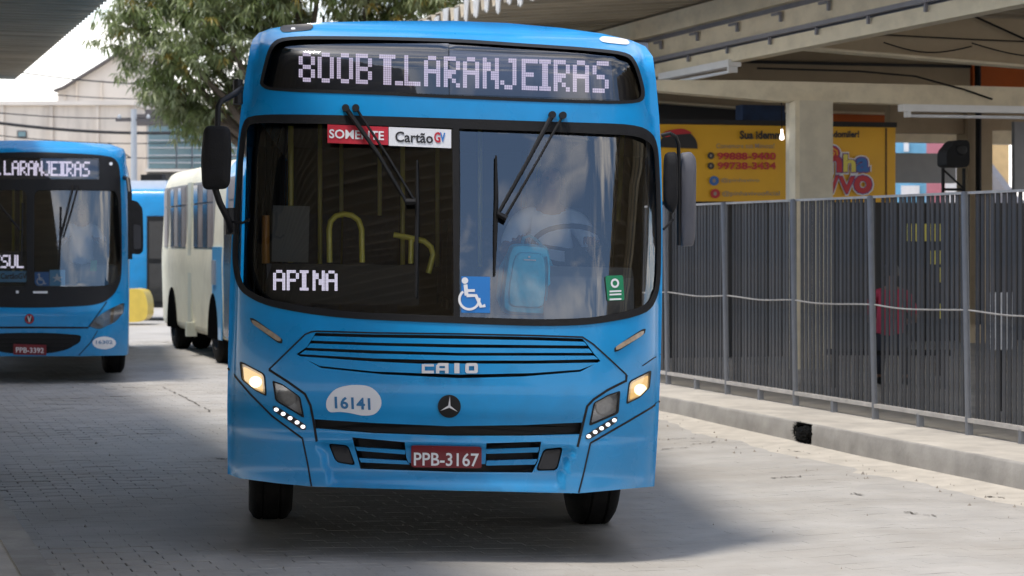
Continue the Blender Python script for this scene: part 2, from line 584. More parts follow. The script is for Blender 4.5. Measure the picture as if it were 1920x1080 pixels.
    def pocket(self, name, m, parent, outline, depth, mfloor=None, label=None):
        """recess: walls from the surface to a floor"""
        P = [self.px(a, b, 0) for a, b in densify(outline, self.step)]
        Q = [(p.x, p.y + depth, p.z) for p in P]
        n = len(P)
        mb = MB().add(P + Q, [(i, (i + 1) % n, n + (i + 1) % n, n + i) for i in range(n)] + [tuple(range(n, 2 * n))])
        return mb.build(name, m, parent, label)
    def tube(self, name, m, parent, line, r, off, n=8, smooth=True):
        offs = off if isinstance(off, (list, tuple)) else [off] * len(line)
        return MB().tube([self.px(a, b, o_) for (a, b), o_ in zip(line, offs)], r, n).build(name, m, parent, smooth=smooth)
    def text(self, name, m, parent, s, quad, off, bold=0.02, thick=0.002, tilt=None, tc=(0, 0), label=None):
        """lettering laid on the surface inside the pixel quad TL, TR, BR, BL"""
        v, f = text_geo(s, bold)
        tl, tr, br, bl = [np.array(q, float) for q in quad]
        vs = []
        for u, w in v:
            p = (bl * (1 - u) + br * u) * (1 - w) + (tl * (1 - u) + tr * u) * w
            vs.append(self.px(p[0], p[1], off))
        return MB().add(vs, f).build(name, m, parent, label)

GLYPH = {
 '8': ".##.#..##..#.##.#..##..#.##.", '0': ".##.#..##..##..##..##..#.##.", 'B': "###.#..##..####.#..##..####.",
 'T': "####.##..##..##..##..##..##.", 'L': "#...#...#...#...#...#...####", 'A': ".##.#..##..#####" "#..##..##..#",
 'R': "###.#..##..####.##..#.#.#..#", 'N': "#..###.###.##.###.###..##..#", 'J': ".####.#...#...#...#.#.#..#..", 'E': "#####...#...###.#...#...####",
 'I': "####.##..##..##..##..##.####", 'S': ".####...#....##....#...####.", 'P': "###.#..##..####.#...#...#...", 'U': "#..##..##..##..##..##..#.##.", '.': ".........................##."}
GLYPH['J'] = "..##...#...#...#...##..#.##."

def led_text(fr, parent, items, top, bot, off, m, w=30.0, gap=0.12, rows=14):
    """dot matrix letters; items: (char, left pixel); top/bot: pixel heights as functions of x"""
    for ch, x0 in items:
        g = GLYPH[ch]
        mb = MB()
        wl = w * 0.72 if ch == 'I' and w > 20 else w
        pitch = wl / 8
        for r_ in range(14):
            for c_ in range(8):
                if g[(r_ // 2) * 4 + c_ // 2] != '#': continue
                # rounded corners of the strokes
                xa, xb = x0 + (c_ + gap / 2) * pitch, x0 + (c_ + 1 - gap / 2) * pitch
                t0, b0 = top(xa), bot(xa)
                ya = t0 + (b0 - t0) * (r_ + gap / 2) / 14; yb = t0 + (b0 - t0) * (r_ + 1 - gap / 2) / 14
                mb.add([fr.px(xa, ya, off), fr.px(xb, ya, off), fr.px(xb, yb, off), fr.px(xa, yb, off)], [(0, 1, 2, 3)])
        mb.build('led_letter', m, parent)
# ------------------------------------------------------------------ shared bus pieces
def body_skin(fr, root, outline, length, m, zlo=1.45, zhi=2.62, ytop=0.45, zmax=3.12, hw=1.25, rear_m=None):
    """sides, roof and rear behind the front mask; side openings are left for the windows"""
    P = [fr.px(a, b, 0) for a, b in densify(outline, fr.step)]
    zmin = min(p.z for p in P)
    def ring(t):                                        # t 0..1 towards the full section
        o = []
        for p in P:
            s = 1 if p.x > 0 else -1
            x, z = p.x, p.z
            if abs(x) > 1.0:
                tx = s * (hw if z < 2.55 else hw - 0.10 * min(1, (z - 2.55) / 0.45) ** 1.5)
                x = x + (tx - x) * t
            if z > 2.85:
                z = z + (zmax - 0.05 * (x / hw) ** 2 - z) * t * (1 - min(1, max(0, abs(x) - 1.08) / 0.2))
            o.append((x, z))
        return o
    ys = [None, 0.55, 0.9, length - 0.5, length]
    rings = []
    for k, y in enumerate(ys):
        rg = ring([0, 0.6, 1, 1, 0.985][k])
        rings.append([Vector((p.x, p.y, p.z)) if k == 0 else Vector((x, max(y, p.y + 0.02 * k), z)) for p, (x, z) in zip(P, rg)])
    n = len(P)
    mb = MB()
    mb.v = [tuple(q) for rg in rings for q in rg]
    for k in range(len(ys) - 1):
        for i in range(n):
            j = (i + 1) % n
            a, b = P[i], P[j]
            if a.z < zmin + 0.16 and b.z < zmin + 0.16 and abs(a.x - b.x) > 0.01:
                continue                                # open underneath
            if k == 2 and abs(a.x) > 1.05 and abs(b.x) > 1.05 and zlo < (a.z + b.z) / 2 < zhi:
                continue
            mb.f.append((k * n + i, k * n + j, (k + 1) * n + j, (k + 1) * n + i))
    mb.f.append(tuple((len(ys) - 1) * n + i for i in range(n)))
    mb.mi = [0] * len(mb.f)
    o = mb.build('body_side', m, root, smooth=True)
    # window bands
    for s in (-1, 1):
        n_w = 6
        step = (length - 1.4) / n_w
        for k in range(n_w):
            y0 = 0.9 + step * k
            MB().box((s * (hw - 0.022), y0 + step / 2, (zlo + zhi) / 2), (0.012, step - 0.06, zhi - zlo + 0.1)).build('side_window', M['side_glass'], root)
            MB().box((s * (hw - 0.015), y0 + step, (zlo + zhi) / 2), (0.04, 0.10, zhi - zlo + 0.08)).build('window_pillar', M['black'], root)
    return o

WHEELS = {}
def wheel(root, x, y, r=0.5, w=0.28, steer=0):
    if not WHEELS:
        t = MB().lathe([(0.30, -w / 2), (0.44, -w / 2), (0.485, -w / 2 + 0.03), (0.5, -w / 2 + 0.06), (0.5, -0.065), (0.488, -0.06), (0.488, -0.05), (0.5, -0.045),
                        (0.5, 0.045), (0.488, 0.05), (0.488, 0.06), (0.5, 0.065), (0.5, w / 2 - 0.06), (0.485, w / 2 - 0.03), (0.44, w / 2), (0.30, w / 2), (0.30, -w / 2)], 40, 'x')
        WHEELS['t'] = t.build('tyre', M['tyre'], None, smooth=True)
        rm = MB().lathe([(0.30, -w / 2 + 0.005), (0.28, -0.04), (0.16, -0.02), (0.15, 0.09), (0.0, 0.10)], 28, 'x').lathe([(0.30, w / 2 - 0.005), (0.28, 0.05), (0.18, 0.03), (0.12, 0.10), (0.0, 0.11)], 28, 'x')
        WHEELS['r'] = rm.build('wheel_rim', M['rim'], None, smooth=True)
        first = True
    else:
        first = False
    wr = bpy.data.objects.new('wheel', None); COL.objects.link(wr)
    wr.parent = root; wr.location = (x, y, r); wr.rotation_euler = (0, 0, steer)
    for key, nm in (('t', 'tyre'), ('r', 'wheel_rim')):
        c = WHEELS[key] if first else WHEELS[key].copy()
        if not first: COL.objects.link(c)
        c.parent = wr
    return wr

def wheelchair(fr, root, cx, cy, s, off, m):
    """seated figure in a wheel, s = height in pixels"""
    u = s / 60.0
    def pt(x, y): return (cx + x * u, cy + y * u)
    polys = [circle(*pt(-8, -25), 6 * u, 6 * u, 14),
             ribbon_px([pt(-7, -18), pt(-5, 2)], 7 * u), ribbon_px([pt(-5, -7), pt(10, -7)], 5 * u),
             ribbon_px([pt(-5, 2), pt(12, 2), pt(21, 22), pt(29, 20)], 6 * u),
             ribbon_px([pt(*q) for q in circle(0, 9, 18, 18, 20, math.radians(-8), math.radians(232))], 4.5 * u)]
    mb = MB()
    for q in polys[:1]:
        P = [fr.px(a, b, off) for a, b in q]
        mb.add(P, [tuple(range(len(P)))])
    for q in polys[1:]:
        P = [fr.px(a, b, off) for a, b in q]
        n = len(P)
        mb.add(P, [(i, i + 1, n - 2 - i, n - 1 - i) for i in range(n // 2 - 1)])
    return mb.build('wheelchair_symbol', m, root)

# ------------------------------------------------------------------ the main bus
BUS_YAW, BUS_ROLL = R(4.0), R(1.42)
BX, BY = (832 - 960) / FPX * 13.9, 13.9
prof = [(0.0, 0.02), (0.30, 0.02), (0.44, 0.0), (0.47, 0.012), (0.50, 0.02), (0.74, 0.02), (0.80, 0.035), (0.84, 0.012), (1.0, 0.01), (1.2, 0.025), (1.36, 0.05),
        (1.8, 0.128), (2.55, 0.268), (2.62, 0.278), (2.96, 0.335), (3.0, 0.352), (3.03, 0.39), (3.06, 0.45), (3.09, 0.58), (3.15, 0.78)]
width = [(0.2, 1.235), (0.9, 1.252), (1.6, 1.255), (2.3, 1.24), (2.55, 1.225), (2.8, 1.19), (3.0, 1.17), (3.2, 1.15)]
FB = Front(Vector((BX, BY, -0.068)), BUS_YAW, BUS_ROLL, prof, width, 0.075, 0.25, 0.66)
FB.recess = (0.030, 0.455, 0.675, 0.66, 0.735, 0.035)
bus = thing('city_bus', 'blue city bus driving towards the viewer with 800B T.LARANJEIRAS on its destination sign', 'bus', FB.loc, FB.rot)

OUT = [(427, 889), (426, 760), (428, 650), (430, 560), (433, 480), (437, 400), (443, 300), (450, 222), (459, 150), (469, 90), (474, 74), (485, 62), (505, 54), (540, 48),
       (600, 42), (700, 39.5), (850, 39), (950, 43), (1050, 52), (1130, 63), (1185, 76), (1210, 87), (1224, 106), (1230, 150), (1236, 220), (1240, 300), (1242, 400),
       (1242, 500), (1241, 580), (1239, 680), (1234, 800), (1227, 912), (1150, 919), (1085, 925), (858, 920), (700, 916), (581, 912), (520, 906), (450, 897)]
SCREEN = rounded([(446, 300), (452, 240), (464, 214), (614, 215), (850, 222), (1062, 229), (1200, 233), (1233, 258), (1238, 340), (1240, 420), (1239, 540), (1222, 582), (1181, 597),
                  (1107, 609), (1018, 612), (850, 606), (656, 598), (567, 587), (493, 572), (446, 545), (434, 490), (440, 400)], 0.4)
SIGN = rounded([(488, 148), (504, 84), (530, 67), (698, 68), (860, 72.5), (979, 81), (1090, 88), (1180, 97), (1197, 122), (1212, 176), (1201, 196), (1034, 192), (840, 184), (698, 177), (505, 171), (487, 160)], 0.4)
GRILLE = [(592, 624), (700, 627), (860, 629), (1000, 632), (1092, 635), (1103, 648), (1113, 662), (1126, 677), (1088, 697), (980, 706), (860, 709), (720, 702), (602, 690), (556, 664), (576, 650)]
BAND = [(590, 786), (700, 793), (840, 799), (980, 797), (1091, 792), (1088, 814), (980, 817), (840, 817), (700, 812), (592, 803)]
LOWL = [(660, 820), (759, 829), (762, 858), (766, 868), (860, 871), (910, 870), (912, 831), (1015, 828), (1008, 866), (998, 886), (860, 885), (676, 879)]
FOGL = rounded([(615, 831), (653, 835), (667, 873), (630, 867)], 0.2)
FOGR = rounded([(1019, 842), (1056, 838), (1045, 882), (1004, 883)], 0.2)
LAMPS = {'lit': [rounded([(451, 679), (495, 702), (498, 741), (478, 731), (454, 712)], 0.15), rounded([(1181, 716), (1220, 696), (1217, 727), (1200, 744), (1176, 756)], 0.15)],
         'dull': [rounded([(513, 716), (530, 722), (561, 744), (568, 781), (518, 751)], 0.12), rounded([(1115, 756), (1140, 742), (1161, 735), (1158, 774), (1107, 796)], 0.12)],
         'day': [rounded([(511, 762), (517, 761), (574, 797), (573, 806), (566, 806), (513, 771)], 0.2), rounded([(1098, 816), (1152, 782), (1158, 782), (1156, 792), (1106, 824), (1098, 823)], 0.2)]}
SLIM = [rounded([(468, 596), (476, 597), (530, 636), (529, 644), (521, 643), (472, 606)], 0.25), rounded([(1152, 652), (1203, 618), (1211, 616), (1209, 626), (1160, 658), (1152, 660)], 0.25)]
holes = [SCREEN, SIGN, GRILLE, BAND, LOWL, FOGL, FOGR] + LAMPS['lit'] + LAMPS['dull']
FB.patch('front_panel', M['blue'], bus, OUT, holes, 0.0, 0.03, grid=0.03)
body_skin(FB, bus, OUT, 11.0, M['blue'])
MB().box((0, 5.6, 0.53), (2.3, 10.2, 0.06)).box((0, 2.6, 0.50), (1.3, 2.6, 0.22)).box((0, 2.15, 0.56), (1.6, 0.16, 0.16)).box((0, 3.9, 0.38), (0.7, 2.4, 0.3)).build('chassis', M['dark_metal'], bus)  # chassis, with extra boxes added to block light under the bus
for s in (-1, 1):
    MB().box((s * 1.07, 2.85, 0.36), (0.26, 0.02, 0.42)).build('light_block_flap', M['rubber'], bus)  # flap added behind the wheel to cut light leaking underneath
    MB().box((s * 0.95, 5.2, 0.45), (0.5, 2.6, 0.24)).build('light_block_box', M['dark_metal'], bus)  # box added to keep side light out from below the floor
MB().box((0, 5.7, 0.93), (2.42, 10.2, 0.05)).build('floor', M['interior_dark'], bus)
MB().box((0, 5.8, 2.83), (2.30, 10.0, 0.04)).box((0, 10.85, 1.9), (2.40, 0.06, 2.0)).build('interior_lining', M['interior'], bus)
for s in (-1, 1):
    MB().box((s * 1.215, 5.9, 1.19), (0.03, 9.9, 0.5)).build('wall_lining', M['interior'], bus)
    wheel(bus, s * 1.07, 2.15, steer=R(3))
    for dx in (1.07, 0.75):
        wheel(bus, s * dx, 8.6)

# windscreen: rubber surround and two panes leaning slightly apart at the centre post
L_PANE = rounded([(456, 300), (462, 245), (470, 230), (614, 232), (848, 240), (851, 593), (656, 585), (567, 574), (495, 560), (456, 538), (444, 490), (450, 400)], 0.35, maxd=40, keep=(4, 5))
R_PANE = rounded([(861, 241), (1062, 248), (1196, 254), (1226, 272), (1230, 340), (1232, 420), (1231, 535), (1216, 570), (1177, 584), (1107, 596), (1018, 599), (862, 594)], 0.35, maxd=40, keep=(0, 11))
FB.patch('windscreen_frame', M['rubber'], bus, SCREEN, [L_PANE, R_PANE], -0.006, 0.035)
mid = FB.px(856, 420)
FB.patch('windscreen_pane', M['windscreen'], bus, L_PANE, (), 0.012, tilt=(-0.08, -0.02), tc=(mid.x, mid.z))
FB.patch('windscreen_pane', M['windscreen'], bus, R_PANE, (), 0.010, tilt=(0.005, 0.03), tc=(mid.x, mid.z))
FB.tube('centre_post', M['black'], bus, [(855, 236), (857, 420), (857, 598)], 0.022, 0.02)

# destination sign
SIGN_IN = rounded([(494, 148), (509, 90), (533, 73), (698, 74), (860, 79), (979, 87), (1090, 94), (1176, 103), (1191, 125), (1205, 174), (1196, 190), (1034, 186), (840, 178), (698, 171), (508, 165), (493, 157)], 0.4)
FB.patch('sign_frame', M['rubber'], bus, SIGN, [SIGN_IN], -0.004, 0.03)
sm = FB.px(841, 130)
SL = [p for p in SIGN_IN if p[0] < 841]; SR = [p for p in SIGN_IN if p[0] >= 841]
k0 = next(i for i, p in enumerate(SIGN_IN) if p[0] < 841 and SIGN_IN[(i + 1) % len(SIGN_IN)][0] >= 841)
SRp = []
i = (k0 + 1) % len(SIGN_IN)
while SIGN_IN[i][0] >= 841: SRp.append(SIGN_IN[i]); i = (i + 1) % len(SIGN_IN)
SLp = []
while SIGN_IN[i][0] < 841: SLp.append(SIGN_IN[i]); i = (i + 1) % len(SIGN_IN)
FB.patch('sign_glass', M['signglass'], bus, SLp + [(841, 78), (842, 178.5)], (), 0.008, tilt=(-0.05, -0.01), tc=(sm.x, sm.z))
FB.patch('sign_glass', M['signglass'], bus, SRp + [(843, 178.5), (842, 78)], (), 0.008, tilt=(0.005, 0.05), tc=(sm.x, sm.z))
FB.patch('sign_backing', M['led_board'], bus, [(486, 60), (1215, 80), (1225, 205), (480, 180)], (), 0.12)
FB.patch('led_board', M['led_board'], bus, [(545, 84), (840, 90), (840, 176), (545, 168)], (), 0.09)
FB.patch('led_board', M['led_board_reflection'], bus, [(843, 94), (1146, 112), (1150, 186), (843, 176)], (), 0.09, label='right half of the lit sign board, sky reflection painted in grey')
tp = lambda x: 97 + (x - 560) * 18 / 583
bt = lambda x: 153 + (x - 560) * 22 / 583
led_text(FB, bus, list(zip('800BT.LARANJEIRAS', (560, 595.5, 631.5, 667, 711, 733, 758, 795, 832, 868, 905, 938, 978, 1011, 1038, 1074, 1111))), tp, bt, 0.075, M['led'], w=30.5)

# fog pockets, grilles
for q in (FOGL, FOGR):
    FB.pocket('fog_lamp_pocket', M['black'], bus, q, 0.04)
    c = (sum(p[0] for p in q) / len(q), sum(p[1] for p in q) / len(q))
    FB.patch('fog_lamp', M['lens_dark'], bus, [((p[0] - c[0]) * 0.86 + c[0], (p[1] - c[1]) * 0.86 + c[1]) for p in q], (), 0.015, 0.02)
FB.pocket('grille_recess', M['black'], bus, GRILLE, 0.09)
def bar(name, top, bot, off=0.0, th=0.05):
    return FB.patch(name, M['blue'], bus, top + bot[::-1], (), off, th, grid=0.03)
bar('grille_slat', [(590, 630), (700, 633), (860, 635.5), (1000, 638), (1095, 641)], [(584, 638.5), (700, 642.5), (860, 645.5), (1000, 647), (1101, 648)])
bar('grille_slat', [(582, 644), (700, 648), (860, 652), (1000, 653), (1104, 654)], [(575, 652), (700, 657), (860, 661.5), (1000, 661.5), (1111, 661.5)])
bar('grille_slat', [(572, 657), (700, 663), (860, 667), (1000, 667), (1114, 667)], [(562, 664), (700, 672), (860, 676), (1000, 676), (1122, 673.5)])
bar('grille_slat', [(561, 668), (700, 678), (785, 682), (860, 682), (910, 682), (1000, 682), (1122, 680)], [(599, 686), (700, 696.5), (860, 702.5), (1000, 699.5), (1088, 693)])
FB.pocket('bumper_slot', M['black'], bus, BAND, 0.07)
FB.pocket('lower_grille_recess', M['black'], bus, LOWL, 0.07)
for top, bot in (([(666, 838), (760, 844)], [(670, 845), (760, 852)]), ([(673, 859), (762, 864)], [(677, 867), (768, 871)]),
                 ([(911, 842), (1011, 839)], [(912, 851), (1009, 848)]), ([(912, 864), (1008, 861)], [(912, 873), (1003, 871)])):
    FB.patch('lower_grille_slat', M['blue'], bus, top + bot[::-1], (), 0.0, 0.05)

# lamps
for k, q in enumerate(LAMPS['lit']):
    FB.pocket('headlamp_bowl', M['chrome'], bus, q, 0.07)
    c = (sum(p[0] for p in q) / len(q), sum(p[1] for p in q) / len(q))
    hl = FB.patch('headlamp', M['lens_glass'], bus, q, (), 0.004, 0, label='lit headlamp')
    FB.patch('lamp_reflector', M['lamp_warm'], hl, [((p[0] - c[0]) * 0.80 + c[0], (p[1] - c[1]) * 0.78 + c[1]) for p in q], (), 0.055)
    FB.patch('bulb', M['lamp_core'], hl, circle(c[0] + (4 if k == 0 else 2), c[1] + 3, 12, 11, 14), (), 0.045)
    FB.patch('lamp_bezel', M['black'], bus, [((p[0] - c[0]) * 1.09 + c[0], (p[1] - c[1]) * 1.09 + c[1]) for p in q], [[((p[0] - c[0]) * 0.96 + c[0], (p[1] - c[1]) * 0.96 + c[1]) for p in q]], -0.003, 0.02)
for k, q in enumerate(LAMPS['dull']):
    FB.pocket('headlamp_bowl', M['chrome'], bus, q, 0.06)
    c = (sum(p[0] for p in q) / len(q), sum(p[1] for p in q) / len(q))
    hl = FB.patch('headlamp', M['lens_glass'], bus, q, (), 0.004, 0, label='unlit headlamp')
    FB.patch('lamp_reflector', M['lens_grey'], hl, circle(c[0], c[1], 19, 19, 18), (), 0.045)
    FB.patch('lamp_bezel', M['black'], bus, [((p[0] - c[0]) * 1.10 + c[0], (p[1] - c[1]) * 1.10 + c[1]) for p in q], [[((p[0] - c[0]) * 0.95 + c[0], (p[1] - c[1]) * 0.95 + c[1]) for p in q]], -0.003, 0.02)
for q, line in zip(LAMPS['day'], ([(518, 768), (531, 776), (544, 784), (557, 792), (568, 800)], [(1104, 818), (1116, 810), (1128, 803), (1140, 796), (1152, 788)])):
    FB.patch('running_light_strip', M['lens_dark'], bus, q, (), -0.004, 0.01)
    for x, y in line:
        FB.patch('running_light', M['drl'], bus, circle(x, y, 4.4, 3.6, 10), (), -0.007)
for q in SLIM:
    c = (sum(p[0] for p in q) / len(q), sum(p[1] for p in q) / len(q))
    FB.patch('marker_lamp', M['amber'], bus, [((p[0] - c[0]) * 0.9 + c[0], (p[1] - c[1]) * 0.82 + c[1]) for p in q], (), -0.006, 0.01)
    FB.patch('marker_bezel', M['black'], bus, q, [[((p[0] - c[0]) * 0.9 + c[0], (p[1] - c[1]) * 0.82 + c[1]) for p in q]], -0.004, 0.008)
q = rounded([(524, 53), (530, 47), (583, 44), (588, 49), (582, 56), (530, 61)], 0.3)
FB.patch('roof_lamp', M['lens_dark'], bus, q, (), -0.012, 0.02, label='smoked roof lamp')
FB.patch('roof_lamp', M['lamp_white'], bus, rounded([(545, 51.5), (562, 50.5), (562, 54.5), (546, 55.5)], 0.3), (), -0.016)
q = rounded([(1123, 73), (1130, 67), (1176, 73), (1181, 80), (1176, 84), (1130, 79)], 0.3)
FB.patch('roof_lamp', M['lamp_white'], bus, q, (), -0.014, 0.02, label='white roof lamp')

# panel joints
for line, w in (([(504, 693), (538, 660), (572, 627), (584, 622), (595, 621), (700, 624), (860, 626), (1000, 629), (1092, 632), (1112, 645), (1143, 673), (1175, 703)], 3),
                ([(504, 693), (540, 716), (572, 739), (582, 760), (588, 790), (594, 828)], 4.5), ([(1175, 703), (1174, 714), (1140, 731), (1113, 749), (1101, 762), (1094, 792), (1083, 838)], 4.5),
                ([(427, 690), (440, 705), (470, 740), (510, 780), (545, 806), (567, 822)], 3.5), ([(567, 822), (577, 870), (584, 912)], 3),
                ([(1107, 831), (1095, 885), (1085, 924)], 3), ([(1237, 752), (1222, 764), (1180, 789), (1140, 812), (1107, 831)], 3.5), ([(1239, 664), (1225, 672), (1205, 686)], 2)):
    FB.patch('panel_joint', M['black'], bus, ribbon_px(densify(line, 25, False), w), (), -0.0025)

# badges, number sticker, plate
blob = rounded([(611, 764), (612, 748), (628, 728), (660, 721), (694, 723), (714, 742), (716, 762), (703, 778), (680, 780), (655, 774), (636, 772), (618, 774)], 0.45)
FB.patch('number_sticker', M['white'], bus, blob, (), -0.003)
FB.text('fleet_number', M['text_blue'], bus, '16141', [(627, 743), (694, 746), (695, 769), (628, 766)], -0.006, bold=0.028)
FB.patch('emblem', M['black'], bus, circle(842.5, 762, 21.5, 21.5, 28), (), -0.012, 0.012)
for a in (-math.pi / 2 + 0.06, -math.pi / 2 + 2.15, -math.pi / 2 - 2.03):
    c = Vector((842.5, 762)); d = Vector((math.cos(a), math.sin(a))); e = Vector((-d.y, d.x))
    FB.patch('emblem_star_arm', M['silver'], bus, [tuple(c + e * 2.2), tuple(c + d * 19), tuple(c - e * 2.2), tuple(c - d * 1.5)], (), -0.018, 0.006)
def stencil(chars, x0, x1, y0, y1, gapw, off, m, name):
    """squared-off badge capitals"""
    n = len(chars); w = (x1 - x0 - gapw * (n - 1)) / n
    for i, ch in enumerate(chars):
        a = x0 + i * (w + gapw); t = w * 0.24; h = (y1 - y0) * 0.24
        P = lambda u, v: (a + u * w, y0 + v * (y1 - y0))
        segs = {'C': [[(0.04, 0.1), (1, 0.1), (1, 0.32), (0.27, 0.32), (0.27, 0.74), (1, 0.74), (1, 1), (0.04, 1)]],
                'A': [[(0.0, 1), (0.0, 0.25), (0.2, 0), (1, 0), (1, 1), (0.72, 1), (0.72, 0.72), (0.27, 0.72), (0.27, 1)]],
                'I': [[(0.3, 0), (0.7, 0), (0.7, 1), (0.3, 1)]],
                'O': [[(0.12, 0), (0.88, 0), (1, 0.15), (1, 0.85), (0.88, 1), (0.12, 1), (0, 0.85), (0, 0.15)]]}[ch]
        hole = {'A': [[P(0.27, 0.28), P(0.72, 0.28), P(0.72, 0.5), P(0.27, 0.5)]], 'O': [[P(0.28, 0.28), P(0.72, 0.28), P(0.72, 0.74), P(0.28, 0.74)]]}.get(ch, [])
        FB.patch(name, m, bus, [P(*q) for q in segs[0]], hole, off, 0.01, grid=0.02)
stencil('CAIO', 790, 896, 681, 700, 4, -0.014, M['silver'], 'badge_letter')
pl = FB.patch('number_plate', M['plate'], bus, rounded([(771, 835), (903, 838), (903, 878), (771, 876)], 0.08), (), -0.012, 0.012)
FB.text('plate_number', M['white'], pl, 'PPB-3167', [(776, 848), (898, 850), (898, 875), (776, 873)], -0.016, bold=0.014)
FB.text('plate_town', M['white'], pl, 'ES - VIANA', [(800, 838.5), (874, 840), (874, 846), (800, 844.5)], -0.016, bold=0.004)

# stickers behind the glass
FB.patch('route_banner', M['red'], bus, [(614, 233), (728, 238), (728, 272), (614, 268)], (), -0.004)
FB.text('banner_lettering', M['white'], bus, 'SOMENTE', [(617, 242), (720, 246), (720, 263), (617, 259)], -0.008, bold=0.02)
FB.patch('route_banner', M['white'], bus, [(729, 238), (846, 243), (846, 278), (729, 273)], (), -0.004, label='white half of the banner')
FB.text('banner_lettering', M['text_black'], bus, 'Cart\u00e3o', [(741, 246), (812, 249), (812, 269), (741, 266)], -0.008, bold=0.02)
FB.text('banner_lettering', M['red'], bus, 'G', [(814, 247), (826, 248), (826, 268), (814, 267)], -0.008, bold=0.035)
FB.text('banner_lettering', M['sticker_blue'], bus, 'V', [(825, 248), (835, 249), (835, 267), (825, 266)], -0.008, bold=0.035)
FB.patch('access_sticker', M['sticker_blue'], bus, [(865, 518), (919, 519), (919, 587), (865, 586)], (), -0.010)
wheelchair(FB, bus, 880, 552, 62, -0.013, M['white'])
FB.patch('permit_sticker', M['green'], bus, rounded([(1135, 517), (1168, 516), (1171, 563), (1139, 564)], 0.1), (), -0.010)
FB.patch('permit_print', M['white'], bus, circle(1153, 531, 8, 9, 12), [circle(1153, 531, 4.5, 5, 10)], -0.013)
for yy in (545, 551, 560):
    FB.patch('permit_print', M['white'], bus, [(1143, yy), (1165, yy - 1), (1165, yy + 2), (1143, yy + 3)], (), -0.013)
LB = [FB.plane(a, b, 0.30) for a, b in ((500, 494), (786, 497), (786, 572), (500, 569))]
MB().prism([(LB[0].x, LB[0].z), (LB[1].x, LB[1].z), (LB[2].x, LB[2].z), (LB[3].x, LB[3].z)], lambda u, v, d: (u, d, v), 0.30, 0.38).build('route_sign_box', M['black'], bus)
class Flat:
    def __init__(self, d): self.d = d
    def px(self, x, y, off): return FB.plane(x, y, self.d - off)
led_text(Flat(0.295), bus, list(zip('APINA', (512, 537.5, 562, 586, 610))), lambda x: 506 + (x - 512) * 0.012, lambda x: 544 + (x - 512) * 0.012, 0.0, M['led_bright'], w=23)

# wipers
def wiper(pivots, ends, blade, mount):
    a = FB.tube('wiper_arm', M['black'], bus, pivots, [0.016, 0.012, 0.010], [-0.03, -0.05, -0.045])
    FB.tube('wiper_link', M['black'], a, ends, 0.008, [-0.03, -0.05, -0.045])
    FB.tube('wiper_blade', M['black'], a, blade, [0.006, 0.012, 0.012, 0.006], [-0.018] * 4)
    FB.tube('wiper_bracket', M['black'], a, mount, 0.017, [-0.045] * len(mount))
    for x, y in (pivots[0], ends[0]):
        FB.patch('wiper_pivot', M['black'], a, circle(x, y, 7, 7, 14), (), -0.05, 0.05)
wiper([(648, 202), (710, 290), (762, 378)], [(667, 202), (725, 290), (777, 376)], [(782, 300), (782, 380), (781, 470), (780, 556)], [(760, 378), (779, 378)])
wiper([(1036, 215), (985, 310), (935, 398)], [(1056, 216), (1002, 312), (946, 408)], [(930, 292), (931, 370), (929, 440), (927, 516)], [(932, 400), (950, 410)])

# mirrors
def mirror(face_px, depth, arms, mm, label=None, thick=0.09):
    P = [FB.plane(a, b, depth) for a, b in rounded(face_px, 0.25)]
    c = sum(P, Vector()) / len(P)
    n = len(P)
    rings = [[Vector((c.x + (p.x - c.x) * s, p.y + d, c.z + (p.z - c.z) * s)) for p in P] for s, d in ((0.55, -0.035), (0.85, -0.025), (0.97, -0.005), (1.0, 0.02), (0.98, thick * 0.9), (0.9, thick))]
    mb = MB()
    mb.v = [tuple(q) for r_ in rings for q in r_]
    for k in range(5):
        mb.f += [(k * n + i, k * n + (i + 1) % n, (k + 1) * n + (i + 1) % n, (k + 1) * n + i) for i in range(n)]
    mb.f += [tuple(range(n)), tuple(5 * n + i for i in range(n))]
    mb.mi = [0] * len(mb.f)
    o = mb.build('wing_mirror', mm, bus, label, smooth=True)
    for line, dd, r_ in arms:
        MB().tube([FB.plane(a, b, d) for (a, b), d in zip(line, dd)], r_, 10).build('mirror_arm', M['black'], o, smooth=True)
    return o
mirror([(382, 235), (431, 236), (434, 290), (430, 354), (379, 356), (376, 300)], 0.05,
       [([(452, 165), (440, 176), (414, 190), (409, 200), (408, 240)], [0.4, 0.2, 0.1, 0.08, 0.08], 0.017),
        ([(403, 352), (412, 380), (428, 412), (432, 432)], [0.1, 0.1, 0.16, 0.25], 0.02), ([(428, 415), (455, 418), (468, 411)], [0.2, 0.12, 0.10], 0.008)], M['rubber'])
MB().tube([FB.plane(446, 150, 0.42), FB.plane(446, 195, 0.40)], 0.03).build('mirror_mount', M['black'], bus)
MB().tube([FB.plane(430, 390, 0.32), FB.plane(432, 440, 0.32)], 0.035).build('mirror_mount', M['black'], bus)
M['mirror_grey'] = mat('weathered_grey_plastic', (0.10, 0.10, 0.115), 0.6, var=0.12, scale=5, stretch=(6, 6, 1), dirt=(0.07, 0.07, 0.085), dirt_amt=0.6, dirt_scale=3)
mirror([(1274, 287), (1296, 284), (1306, 296), (1305, 380), (1303, 462), (1274, 462)], 0.62, [], M['mirror_grey'], 'tall grey weathered mirror housing', 0.14)
mirror([(1247, 286), (1270, 284), (1272, 330), (1271, 385), (1262, 402), (1246, 385)], 0.50,
       [([(1240, 254), (1256, 250), (1267, 256), (1272, 270), (1273, 300), (1273, 460)], [0.5, 0.5, 0.55, 0.58, 0.6, 0.6], 0.012), ([(1244, 430), (1262, 412)], [0.45, 0.52], 0.008)], M['rubber'], 'small black inner mirror')

